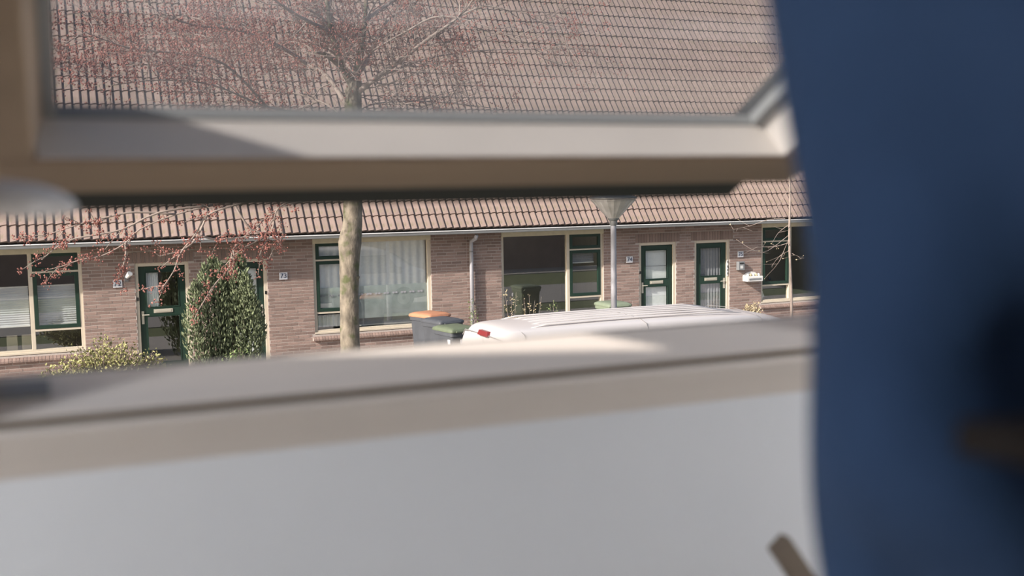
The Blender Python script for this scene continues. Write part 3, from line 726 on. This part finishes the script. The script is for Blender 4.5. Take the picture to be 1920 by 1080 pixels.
    for pp in low:
        dy = rg.uniform(-.2,.5); pts = smooth_path([px(x, y, YB+dy) for x, y in pp], 3); n = len(pts)
        part(MB().tube(pts, [.013*(1-.65*i/(n-1)) for i in range(n)], 6), 'limb', M['twig'], R_, smooth=True)
        for i in range(n//3, n):
            if rg.random() < .75: cluster(pts[i]+Vector((rg.gauss(0,.03),rg.gauss(0,.05),rg.gauss(0,.03))), rg.randint(9,18), .8)
            if rg.random() < .45:
                d = (pts[min(i+1,n-1)]-pts[i-1]).normalized()+Vector((rg.gauss(0,.5),rg.gauss(0,.5),rg.gauss(-.1,.5)))
                q = pts[i]+d.normalized()*rg.uniform(.12,.3); twig.tube([pts[i],(pts[i]+q)/2+Vector((0,0,.01)),q], [.005,.004,.002], 4)
                cluster(q, 12, .8); cluster((pts[i]+q)/2, 8, .8)
    for mb, nm, m in ((twig,'twigs',M['twig']),(darkt,'dark_twigs',M['twigdark']),(bl,'blossoms',M['blossom'])):
        o = part(mb, nm, m, R_); o['kind'] = 'stuff'
maple()

# slender young tree by house 75
def sapling():
    rg = random.Random(5); Y = -3.2
    b = px(1484, 560, Y); R_ = root('young_tree', (b.x, Y, 0), 'slender leafless young tree in front of the window of house 75', 'tree')
    pts = smooth_path([Vector((b.x,Y,0)), px(1484,560,Y), px(1480,450,Y), px(1481,345,Y), px(1470,230,Y), px(1462,120,Y), px(1450,0,Y)])
    n = len(pts); part(MB().tube(pts, [.03*(1-.7*i/(n-1)) for i in range(n)], 8), 'stem', M['twig'], R_, smooth=True)
    tw = MB(); bl = MB()
    for pp in ([(1482,440),(1470,470),(1458,495),(1440,515)],[(1480,455),(1455,462),(1430,463),(1404,462)],[(1480,470),(1462,480),(1446,500)],[(1481,420),(1460,436),(1448,455)],[(1478,470),(1490,478),(1508,484)],
               [(1472,410),(1440,412),(1405,424),(1375,430)],[(1480,440),(1440,470),(1415,470),(1385,452)],[(1470,250),(1420,200),(1395,120),(1385,20)],[(1465,180),(1430,110),(1410,40)],[(1474,300),(1430,230),(1400,205),(1370,190)],[(1481,350),(1455,390),(1430,405)],[(1462,130),(1425,60),(1400,0)]):
        q = smooth_path([px(x, y, Y+rg.uniform(-.15,.15)) for x, y in pp], 3); m_ = len(q); tw.tube(q, [.008*(1-.7*i/(m_-1)) for i in range(m_)], 5)
        for i in range(2, m_):
            if rg.random() < .7:
                e = q[i]+Vector((rg.gauss(0,.14),rg.gauss(0,.12),rg.gauss(.03,.12))); tw.tube([q[i],e], [.004,.0015], 4)
                if rg.random() < .6: blob(bl, e, rg.uniform(.008,.018), rg)
    for mb, nm, m in ((tw,'twigs',M['twig']),(bl,'buds',M['dryflower'])):
        o = part(mb, nm, m, R_); o['kind'] = 'stuff'
sapling()

# ------------------------------------------------------------------ garden plants
def leaf(mb, p, d, L, w, rg):
    d = d.normalized(); s = d.orthogonal(); s = Quaternion(d, rg.uniform(0, 6.28)) @ s
    n = d.cross(s)
    mb.add([p, p+d*L*.45+s*w*.5+n*w*.12, p+d*L, p+d*L*.45-s*w*.5+n*w*.12, p+d*L*.5-n*w*.18], [(0,1,4),(1,2,4),(2,3,4),(3,0,4)])
def conifer():
    rg = random.Random(3); Y = -2.0
    c = px(416, 660, Y); R_ = root('conifer', (c.x, Y, 0), 'dense dark green upright conifer between the doors of houses 72 and 73', 'shrub')
    spires = []
    for x, y in ((385,500),(398,486),(410,495),(432,488),(447,478),(458,515),(370,530),(420,505),(465,545),(438,500)):
        t = px(x, y, Y+rg.uniform(-.25,.2)); spires.append(t)
    lf = MB(); wd = MB()
    for t in spires:
        b = Vector((c.x+(t.x-c.x)*.35, Y+(t.y-Y)*.4, .0)); wd.tube([b,(b+t)/2+Vector(((t.x-c.x)*.25,0,0)),t], [.03,.02,.004], 6)
        for k in range(1050):
            f = rg.random()**.8; ax = b+(t-b)*f + Vector(((t.x-c.x)*.55*math.sin(PI*min(1,f*1.0))*1.0,0,0))
            r = (.225*(1-f)**.5+.02)*math.sqrt(rg.random())*1.0; a = rg.uniform(0,2*PI)
            p = ax+Vector((r*math.cos(a), r*math.sin(a), rg.gauss(0,.02)))
            d = Vector((math.cos(a)*.45, math.sin(a)*.45, 1.0+rg.gauss(0,.25)))
            leaf(lf, p, d, rg.uniform(.05,.10), rg.uniform(.018,.032), rg)
    part(wd, 'stems', M['coniferin'], R_)
    o = part(lf, 'foliage', M['conifer'], R_); o['kind'] = 'stuff'
conifer()
def shrub(x0, x1, ytop, Y, m, label, name, n, seed, leafsz=.05, dz=0.0, ybase=700):
    rg = random.Random(seed); a = px(x0, ybase, Y); b = px(x1, ybase, Y); cx = (a.x+b.x)/2; hw = (b.x-a.x)/2; zt = px((x0+x1)/2, ytop, Y).z
    R_ = root(name, (cx, Y, 0), label, 'shrub')
    lf = MB(); wd = MB()
    for k in range(n):
        th = rg.uniform(0, 2*PI); rr_ = math.sqrt(rg.random()); h = zt*(1-.55*rr_**2)*rg.uniform(.82,1.06)
        tip = Vector((cx+hw*rr_*math.cos(th), Y+min(hw,.8)*.8*rr_*math.sin(th), h)); st = Vector((cx+hw*.25*rr_*math.cos(th), Y, 0))
        wd.tube([st,(st+tip)/2+Vector((0,0,.08)),tip], [.008,.006,.003], 4)
        for j in range(16):
            f = rg.uniform(.45,1.0); p = st+(tip-st)*f+Vector((rg.gauss(0,.05),rg.gauss(0,.05),rg.gauss(0,.04)))
            leaf(lf, p, Vector((rg.gauss(0,.7),rg.gauss(0,.7),rg.gauss(.5,.5))), leafsz*rg.uniform(.7,1.3), leafsz*.55, rg)
    part(wd, 'stems', M['twigdark'], R_); o = part(lf, 'foliage', m, R_); o['kind'] = 'stuff'
shrub(66, 334, 634, -3.0, M['yellowleaf'], 'low yellow-green leafy shrub below the window of house 72', 'yellow_shrub', 280, 4, .055)
shrub(395, 500, 655, -2.9, M['greenleaf'], 'low fresh green shrub at the foot of the conifer', 'low_shrub', 60, 9, .05)
shrub(1392, 1428, 563, -.6, M['dryflower'], 'dry cream-flowered bush under the white wall planter', 'dry_bush', 40, 12, .05, ybase=600)
def stems(xs, Y, label, name, m, seed, flower=None):
    rg = random.Random(seed); c = px(sum(x for x,_ in xs)/len(xs), 600, Y); R_ = root(name, (c.x, Y, 0), label, 'plant')
    st = MB(); lf = MB()
    for x, y in xs:
        t = px(x, y, Y); b = Vector((t.x+rg.uniform(-.15,.15), Y+rg.uniform(-.1,.1), 0)); mid = (b+t)/2+Vector((rg.gauss(0,.04),0,0))
        st.tube(smooth_path([b,mid,t]), [.006-.0005*i for i in range(9)], 4)
        for k in range(22):
            f = rg.uniform(.35,1); p = b+(t-b)*f+Vector((rg.gauss(0,.02),rg.gauss(0,.02),0)); leaf(lf, p, Vector((rg.gauss(0,1),rg.gauss(0,1),rg.gauss(.3,.5))), rg.uniform(.03,.06), .022, rg)
    part(st, 'stems', M['twig'], R_); o = part(lf, 'leaves', m, R_); o['kind'] = 'stuff'
stems([(947,545),(958,555),(968,548),(982,560),(992,552),(1003,563),(1015,556)], -.7, 'straggly plant with pale buds below the left of window 74', 'garden_plant', M['dryflower'], 2)
stems([(1038,562),(1030,570),(1045,572)], -.7, 'small straggly green plant near the middle of window 74', 'garden_plant', M['greenleaf'], 6)
stems([(888,565),(892,572),(884,574),(880,560)], -.35, 'weed growing at the foot of the downpipe', 'weed', M['greenleaf'], 8)

# ------------------------------------------------------------------ our own attic room
TAU = math.radians(30.0)                          # sash tilt
ca, sa = math.cos(TAU), math.sin(TAU)
GV, GZ = 1.300, .083
def SP(u, a, n): return W(u, GV - ca*a + sa*n, GZ + sa*a + ca*n)      # sash: a up the sash, n outward
PHR = math.radians(53.5); cb, sb = math.cos(PHR), math.sin(PHR)
PV, PZ = GV - ca*.62, GZ + sa*.62
def FP(u, b, m): return W(u, PV + cb*b + sb*m, PZ - sb*b + cb*m)      # fixed frame: b down the roof, m outward
def pbox(fn, u0, u1, a0, a1, n0, n1, mb=None):
    mb = mb or MB()
    return mb.hexa([fn(u0,a0,n0),fn(u1,a0,n0),fn(u1,a1,n0),fn(u0,a1,n0),fn(u0,a0,n1),fn(u1,a0,n1),fn(u1,a1,n1),fn(u0,a1,n1)])

U0, U1 = -.058, 1.045                             # clear opening of the frame
win = bpy.data.objects.new('window_1', None); COL.objects.link(win); win['kind'] = 'structure'; win.location = W(.48, 1.19, -.30)
win['label'] = 'pine roof window with its sash tilted open'
ORG[win] = W(.48, 1.19, -.30)
BB = .72
part(pbox(FP, U0-.045, U1+.045, BB, BB+.085, -.06, .0), 'frame_sill', M['wood2'], win, bevel=.004)
part(pbox(FP, U0-.045, U1+.045, BB+.035, BB+.085, 0.0, .035), 'outer_sill', M['alu'], win)
part(pbox(FP, U0-.045, U1+.045, BB+.010, BB+.088, -.073, -.062), 'sill_lining', M['wood2'], win, bevel=.003)
part(pbox(FP, U0-.045, U1+.045, BB+.003, BB+.010, -.064, -.058), 'groove_shade', M['batten'], win)  # dark strip that paints in the shadow line of the groove
for u0, u1 in ((U0-.045, U0), (U1, U1+.045)):
    part(pbox(FP, u0, u1, -.70, BB, -.06, .012), 'frame_jamb', M['woodv'], win, bevel=.004)
part(pbox(FP, U0-.045, U1+.045, -.78, -.70, -.06, .03), 'frame_head', M['wood'], win, bevel=.004)
# sash
SL, SR, ST = -.052, 1.038, 1.22
LT = .0575
rail = MB()
# bottom rail with its top side facing up the sash
p = [SP(SL,-.0725,-LT),SP(SR,-.0725,-LT),SP(SR,0,-LT),SP(SL,0,-LT),SP(SL,-.0725,.012),SP(SR,-.0725,.012),SP(SR,0,.012),SP(SL,0,.012)]
rail.hexa(p); sash = part(rail, 'sash', M['wood'], win, bevel=.004)
for side in (0, 1):
    st = MB()
    if side == 0: q0, q1, q2 = SL, -.012, 0.002
    else: q0, q1, q2 = SR, .985, .958
    st.hexa([SP(q0,.0,-LT),SP(q1,.0,-LT),SP(q1,ST,-LT),SP(q0,ST,-LT),SP(q0,.0,.012),SP(q2,.0,.012),SP(q2,ST,.012),SP(q0,ST,.012)])
    part(st, 'sash_stile', M['woodv'], sash, win, bevel=.003)
    ex = pbox(SP, min(q0,q2)-.002, max(q0,q2)+.002, -.07, ST, .013, .045); part(ex, 'sash_cladding', M['alu'], sash, win)
    gk = pbox(SP, (.0 if side == 0 else .942), (.014 if side == 0 else .960), .0, ST, -.004, .012); part(gk, 'glazing_gasket', M['gasket'], sash, win)
part(pbox(SP, SL, SR, ST, ST+.07, -LT, .012), 'sash_top_rail', M['wood'], sash, win, bevel=.004)
part(pbox(SP, SL, SR, ST-.01, ST+.08, .013, .045), 'sash_cladding', M['alu'], sash, win)
part(pbox(SP, .0, .96, -.001, .006, -.004, .012), 'glazing_gasket', M['gasket'], sash, win)
part(pbox(SP, .004, .956, .0, ST, .012, .018), 'pane', M['sashglass'], sash, win)
part(pbox(SP, SL, SR-.045, -.16, -.074, -.030, -.022), 'sash_bottom_flange', M['alu'], sash, win)
part(pbox(SP, SL, SR-.045, -.085, -.066, -.030, .025), 'sash_bottom_cladding', M['alu'], sash, win)
part(pbox(SP, -.008, .982, .0, .003, -LT+.003, .004), 'rail_bead', M['bead'], sash, win)
b_ = MB(); b_.hexa([SP(.9835,.003,-LT+.003),SP(.9805,.003,-LT+.003),SP(.9805,ST,-LT+.003),SP(.9835,ST,-LT+.003),SP(.9585,.003,.010),SP(.9555,.003,.010),SP(.9555,ST,.010),SP(.9585,ST,.010)])
part(b_, 'stile_bead', M['bead'], sash, win)
# pale stay peg on the left jamb
pg = MB(); c0 = FP(U0, .472, -.03); prof = [(0,.0),(.004,.013),(.02,.0165),(.05,.015),(.066,.012),(.077,.007),(.082,.002)]
pg.tube([c0+Vector((x,0,-.012*(x/.089)**2)) for x, r in prof], [max(r,.001) for x, r in prof], 14)
part(pg, 'stay_peg', M['peg'], win, smooth=True)
part(pbox(FP, U0, U0+.05, BB-.006, BB+.0, -.035, -.015), 'latch_plate', M['zinc'], win)
# room shell
ZF = -.87
UL, UR, VB, ZC = -1.7, 2.5, -3.0, 1.55
struct(MB().box(UL, UR, -D+VB, -D+1.36, H+ZF-.1, H+ZF), 'floor', M['roomfloor'])
struct(MB().box(UL, UR, -D+1.178, -D+1.34, H+ZF, H-.286), 'wall_front', M['plaster'])
struct(MB().box(UL, UR, -D+VB-.1, -D+VB, H+ZF-.1, H+ZC+.1), 'wall_back', M['darkwall'])
btop = -(ZC-PZ)/sb - .06*cb/sb
struct(MB().box(UL, UR, -D+VB, (FP(0,btop,-.06)).y, H+ZC, H+ZC+.1), 'ceiling', M['darkwall'])
bb = BB+.085
for nm, u0, u1 in (('wall_left', UL-.1, UL), ('wall_right', UR, UR+.1)):
    e0 = FP(0, 1.0, -.05); e1 = FP(0, btop, -.05)
    sec = [(-D+VB, H+ZF-.1), (e0.y, H+ZF-.1), (e0.y, e0.z), (e1.y, e1.z), (-D+VB, e1.z)]
    struct(MB().loft([[(u, y, z) for y, z in sec] for u in (u0, u1)]), nm, M['plaster'])
for nm, u0, u1, b0, b1 in (('ceiling_slope_left', UL, U0-.045, btop, bb), ('ceiling_slope_right', U1+.045, UR, btop, bb), ('ceiling_slope_top', U0-.045, U1+.045, btop, -.78)):
    struct(pbox(FP, u0, u1, b0, b1, -.06, .002), nm, M['plaster'])
# outside of our own roof and front wall (reflected in the windows opposite)
for u0, u1, b0, b1 in ((-6, U0-.05, -5.0, 1.6), (U1+.05, 20, -5.0, 1.6), (U0-.05, U1+.05, -5.0, -.785), (U0-.05, U1+.05, bb+.002, 1.6)):
    struct(pbox(FP, u0, u1, b0, b1, .004, .025), 'roof_covering', M['tile'])
struct(MB().box(-6, 20, -D+1.36, -D+1.5, -.1, H-.45), 'wall_street', M['brick'])
# unseen fill bulbs, added to light the room, on both slopes beside the window
for u, b, lab in ((-1.05, -.30, 'added fill bulb hanging from the sloped ceiling left of the roof window'), (2.10, -.30, 'added fill bulb hanging from the sloped ceiling right of the roof window')):
    top = FP(u, b, -.06); R_ = root('added_fill_lamp', top, lab, 'lamp', 'added fill bulbs beside the roof window')
    part(MB().tube([top+Vector((0,.01,.01)), top+Vector((0,0,-.36))], .004, 8), 'cord', M['white'], R_)
    part(MB().lathe(top+Vector((0,0,-.41)), [(.018,0),(.02,.03),(.014,.05),(.006,.055)], 14), 'socket', M['white'], R_, auto=40)
    part(MB().lathe(top+Vector((0,0,-.53)), [(.006,0),(.035,.012),(.055,.04),(.058,.065),(.045,.09),(.02,.115),(.016,.12)], 20), 'bulb', M['bulb'], R_, smooth=True)

# wooden batten leaning at the wall
d0 = Vector((.838, 1.09, -.462)); d1 = Vector((1.14, 1.13, ZF+.013)); ax = (d1-d0).normalized(); sd = ax.cross(Vector((0,1,0))).normalized(); up_ = Vector((0,1,0))
bt = MB(); q = []
for e in (d1, d0):
    for s1, s2 in ((-1,-1),(1,-1),(1,1),(-1,1)): q.append(W(*(e+sd*s1*.014+up_*s2*.010)))
bt.hexa(q); bo = bt.build('wooden_batten', M['batten'], None, org=W(*d1), bevel=.002)
tag(bo, 'brown wooden batten leaning against the white wall at the bottom edge', 'wood')

# ------------------------------------------------------------------ the person in blue at the right of the window
def skin_mesh(verts, edges, radii, rootv=0, sub=2, name='tmp'):
    me = bpy.data.meshes.new(name); me.from_pydata([tuple(v) for v in verts], edges, []); me.update()
    o = bpy.data.objects.new(name, me); COL.objects.link(o)
    sk = o.modifiers.new('skin', 'SKIN'); sk.use_smooth_shade = True; sk.branch_smoothing = .3
    if not me.skin_vertices: 
        bpy.context.view_layer.objects.active = o
    for i, r in enumerate(radii):
        d = me.skin_vertices[0].data[i]; d.radius = r if hasattr(r, '__len__') else (r, r); d.use_root = (i == rootv)
    sb_ = o.modifiers.new('sub', 'SUBSURF'); sb_.levels = sub; sb_.render_levels = sub
    dg = bpy.context.evaluated_depsgraph_get(); dg.update()
    out = bpy.data.meshes.new_from_object(o.evaluated_get(dg)); bpy.data.objects.remove(o)
    mb = MB(); mb.v = [v.co.copy() for v in out.vertices]; mb.f = [tuple(p.vertices) for p in out.polygons]
    bpy.data.meshes.remove(out); return mb
def person():
    Q = lambda u, v, z: W(u-.004, v, ZF+z)                    # room coordinates, z above the floor
    R_ = root('person', Q(.54,.42,0), 'person in blue trousers standing beside the open roof window', 'person')
    def chain(pts, rads, sub=2): return skin_mesh(pts, [(i,i+1) for i in range(len(pts)-1)], rads, 0, sub)
    def join(mb, m_): mb.add(m_.v, m_.f)
    body = MB()
    V = [Q(.54,.40,.95),Q(.58,.38,1.12),Q(.74,.34,1.24),Q(.88,.31,1.32),Q(1.01,.285,1.39),Q(1.07,.27,1.425),
         Q(.84,.27,1.46),Q(1.04,.42,1.30),Q(1.22,.57,1.14),Q(1.27,.61,1.11),
         Q(.98,.31,1.16),Q(1.14,.42,.99),Q(1.28,.59,1.02),Q(1.32,.63,1.04),
         Q(.475,.42,.88),Q(.495,.45,.50),Q(.47,.41,.10),Q(.47,.52,.04),Q(.63,.40,.88),Q(.68,.44,.50),Q(.70,.39,.10),Q(.70,.50,.04)]
    Eg = [(0,1),(1,2),(2,3),(3,4),(4,5),(3,6),(6,7),(7,8),(8,9),(3,10),(10,11),(11,12),(12,13),(0,14),(14,15),(15,16),(16,17),(0,18),(18,19),(19,20),(20,21)]
    Rr = [(.10,.08),(.12,.09),(.14,.11),(.12,.09),.056,.054,.055,.042,.030,.024,.055,.042,.030,.024,.06,.05,.04,.03,.06,.05,.04,.03]
    join(body, skin_mesh(V, Eg, Rr, 0, 2))
    # head: sculpted ellipsoid with brow, nose, chin, mouth; tilted with the leaning body
    hc = Q(1.17,.26,1.51); tilt = Matrix.Rotation(math.radians(28), 3, 'Y'); n1, n2 = 28, 36; vs_ = []; fs = []
    for i in range(n1+1):
        th = PI*i/n1
        for k in range(n2):
            ph = 2*PI*k/n2; x = math.sin(th)*math.sin(ph); y = math.sin(th)*math.cos(ph); z = math.cos(th)
            p = Vector((x*.076, y*.096, z*.115))
            if z < 0: p.x *= 1+.22*z; p.y *= 1+.12*z
            fr = max(0, y)
            nose = math.exp(-((x/.16)**2+((z+.10)/.20)**2))*fr; p.y += .022*nose*(1 if z < .15 else .3)
            p.y -= .010*fr*sum(math.exp(-(((x-e)/.16)**2+((z-.08)/.12)**2)) for e in (-.38,.38))
            p.y += .007*fr*math.exp(-((x/.3)**2+((z+.45)/.08)**2)); p.y -= .005*fr*math.exp(-((x/.25)**2+((z+.52)/.03)**2))
            p.y += .010*fr*math.exp(-((x/.3)**2+((z+.85)/.15)**2))
            vs_.append(hc+tilt @ p)
    for i in range(n1):
        for k in range(n2): fs.append((i*n2+k, i*n2+(k+1)%n2, (i+1)*n2+(k+1)%n2, (i+1)*n2+k))
    body.add(vs_, fs)
    for sx in (-1,1):
        e = MB().lathe((0,0,0), [(.003,-.032),(.013,-.02),(.017,0),(.017,.015),(.004,.03)], 10); body.add([hc+tilt @ (q+Vector((sx*.078,-.008,-.005))) for q in e.v], e.f)
    def hand(wr, pd, fd, sd_, curl):
        join(body, chain([wr, wr+fd*.045, wr+fd*.085], [(.024,.018),(.034,.016),(.034,.013)]))
        for k, L in enumerate((.070,.080,.075,.058)):
            o = wr+fd*.080+sd_*(.030-.020*k); d = fd.copy(); pts = [o-fd*.02, o]
            for s_i in range(3):
                d = (d*math.cos(curl) + pd*math.sin(curl)).normalized(); pts.append(pts[-1]+d*L*(.42,.33,.25)[s_i])
            join(body, chain(pts, [.009,.0095,.009,.008,.0068], 1))
        o = wr+fd*.030+sd_*.028; join(body, chain([o-sd_*.01, o+sd_*.02+fd*.022, o+sd_*.026+fd*.05+pd*.012, o+sd_*.022+fd*.070+pd*.026], [.012,.011,.0095,.008], 1))
    fd = Vector((.72,.65,-.25)).normalized(); pd = Vector((.1,.25,-1)); pd = (pd-fd*pd.dot(fd)).normalized(); hand(Q(1.27,.61,1.11), pd, fd, fd.cross(pd), .35)
    fd = Vector((.5,.8,.2)).normalized(); pd = Vector((-.8,.4,0)); pd = (pd-fd*pd.dot(fd)).normalized(); hand(Q(1.32,.63,1.04), pd, fd, pd.cross(fd), .35)
    bo = part(body, 'body', M['skin'], R_, smooth=True)
    for sx in (-.028,.028):
        e = MB().lathe((0,0,0), [(.002,-.011),(.009,-.006),(.0115,0),(.009,.006),(.002,.011)], 12); e.v = [hc+tilt @ (q+Vector((sx,.078,.010))) for q in e.v]; part(e, 'eye', M['eye'], bo, R_, smooth=True)
    hr = MB(); vs_ = []; fs = []; rg = random.Random(2)
    for i in range(15):
        th = PI*.66*i/14
        for k in range(36):
            ph = 2*PI*k/36; lim = 1.0 if math.cos(ph) < .35 else .55
            t2 = th*lim; x = math.sin(t2)*math.sin(ph); y = math.sin(t2)*math.cos(ph); z = math.cos(t2); r = 1.09+rg.uniform(0,.05)
            vs_.append(hc+tilt @ Vector((x*.076*r, y*.096*r-.004, z*.115*r)))
    for i in range(14):
        for k in range(36): fs.append((i*36+k, i*36+(k+1)%36, (i+1)*36+(k+1)%36, (i+1)*36+k))
    hr.add(vs_, fs); part(hr, 'hair', M['hair'], R_, smooth=True)
    # dark top, leaning to the right
    tv = [Q(.54,.40,1.12),Q(.62,.37,1.18),Q(.75,.34,1.26),Q(.88,.31,1.33),Q(.96,.29,1.37),Q(.83,.27,1.47),Q(1.03,.42,1.31),Q(1.19,.545,1.165),Q(.99,.31,1.155),Q(1.14,.42,.99),Q(1.26,.565,1.012)]
    te = [(0,1),(1,2),(2,3),(3,4),(3,5),(5,6),(6,7),(3,8),(8,9),(9,10)]
    part(skin_mesh(tv, te, [(.235,.175),(.20,.16),(.175,.14),(.15,.115),.07,.075,.06,.045,.075,.06,.045], 0, 3), 'jacket', M['jeans'], R_, smooth=True)
    # loose blue trousers with diagonal folds running down from the hip
    hp = [Q(.52,.41,1.17),Q(.52,.41,.99),Q(.476,.42,.86),Q(.492,.435,.68),Q(.50,.45,.50),Q(.472,.43,.30),Q(.47,.41,.12),Q(.635,.40,.86),Q(.66,.42,.68),Q(.68,.44,.50),Q(.69,.41,.30),Q(.70,.39,.12)]
    tr = skin_mesh(hp, [(0,1),(1,2),(2,3),(3,4),(4,5),(5,6),(1,7),(7,8),(8,9),(9,10),(10,11)],
                   [(.268,.17),(.244,.16),(.118,.125),.106,.088,.080,.076,(.115,.125),.100,.088,.080,.076], 1, 4)
    for p in tr.v:
        q = p - Q(0,0,0); c = Vector((.54,.41,q.z)) if q.z > .8 else Vector((.465 if q.x < .565 else .67,.43,q.z))
        t = q.x*.86 + q.z*.50
        f = math.sin(t*46 + 1.3*math.sin(q.z*6+q.y*6))*.034 + math.sin(t*77 + 2*math.sin(q.x*11))*.004
        d = q-c; d.z = 0; d = d.normalized() if d.length > 1e-4 else Vector((0,-1,0)); p += d*f*(.12+max(0, d.dot(Vector((-.746,-.666,0))))**2)
    part(tr, 'trousers', M['denim'], R_, smooth=True)
    part(MB().tube([Q(.366,.345,.757),Q(.385,.318,.757),(Q(.42,.292,.757)),Q(.47,.275,.757)], [.008,.011,.011,.011], 8), 'leather_strap', M['leather'], R_, smooth=True)
    for u0, v0 in ((.47,.40),(.70,.38)):
        b_ = MB(); rings = []
        for z, wx, f0, f1 in ((.0,.045,-.075,.20),(.02,.05,-.08,.205),(.05,.047,-.075,.19),(.08,.044,-.06,.11),(.13,.042,-.055,.05)):
            rings.append([Q(u0+wx*math.cos(2*PI*k/16), v0+(f0+f1)/2+(f1-f0)/2*math.sin(2*PI*k/16), z) for k in range(16)])
        b_.loft(rings); part(b_, 'shoe', M['leather'], R_, smooth=True)
person()
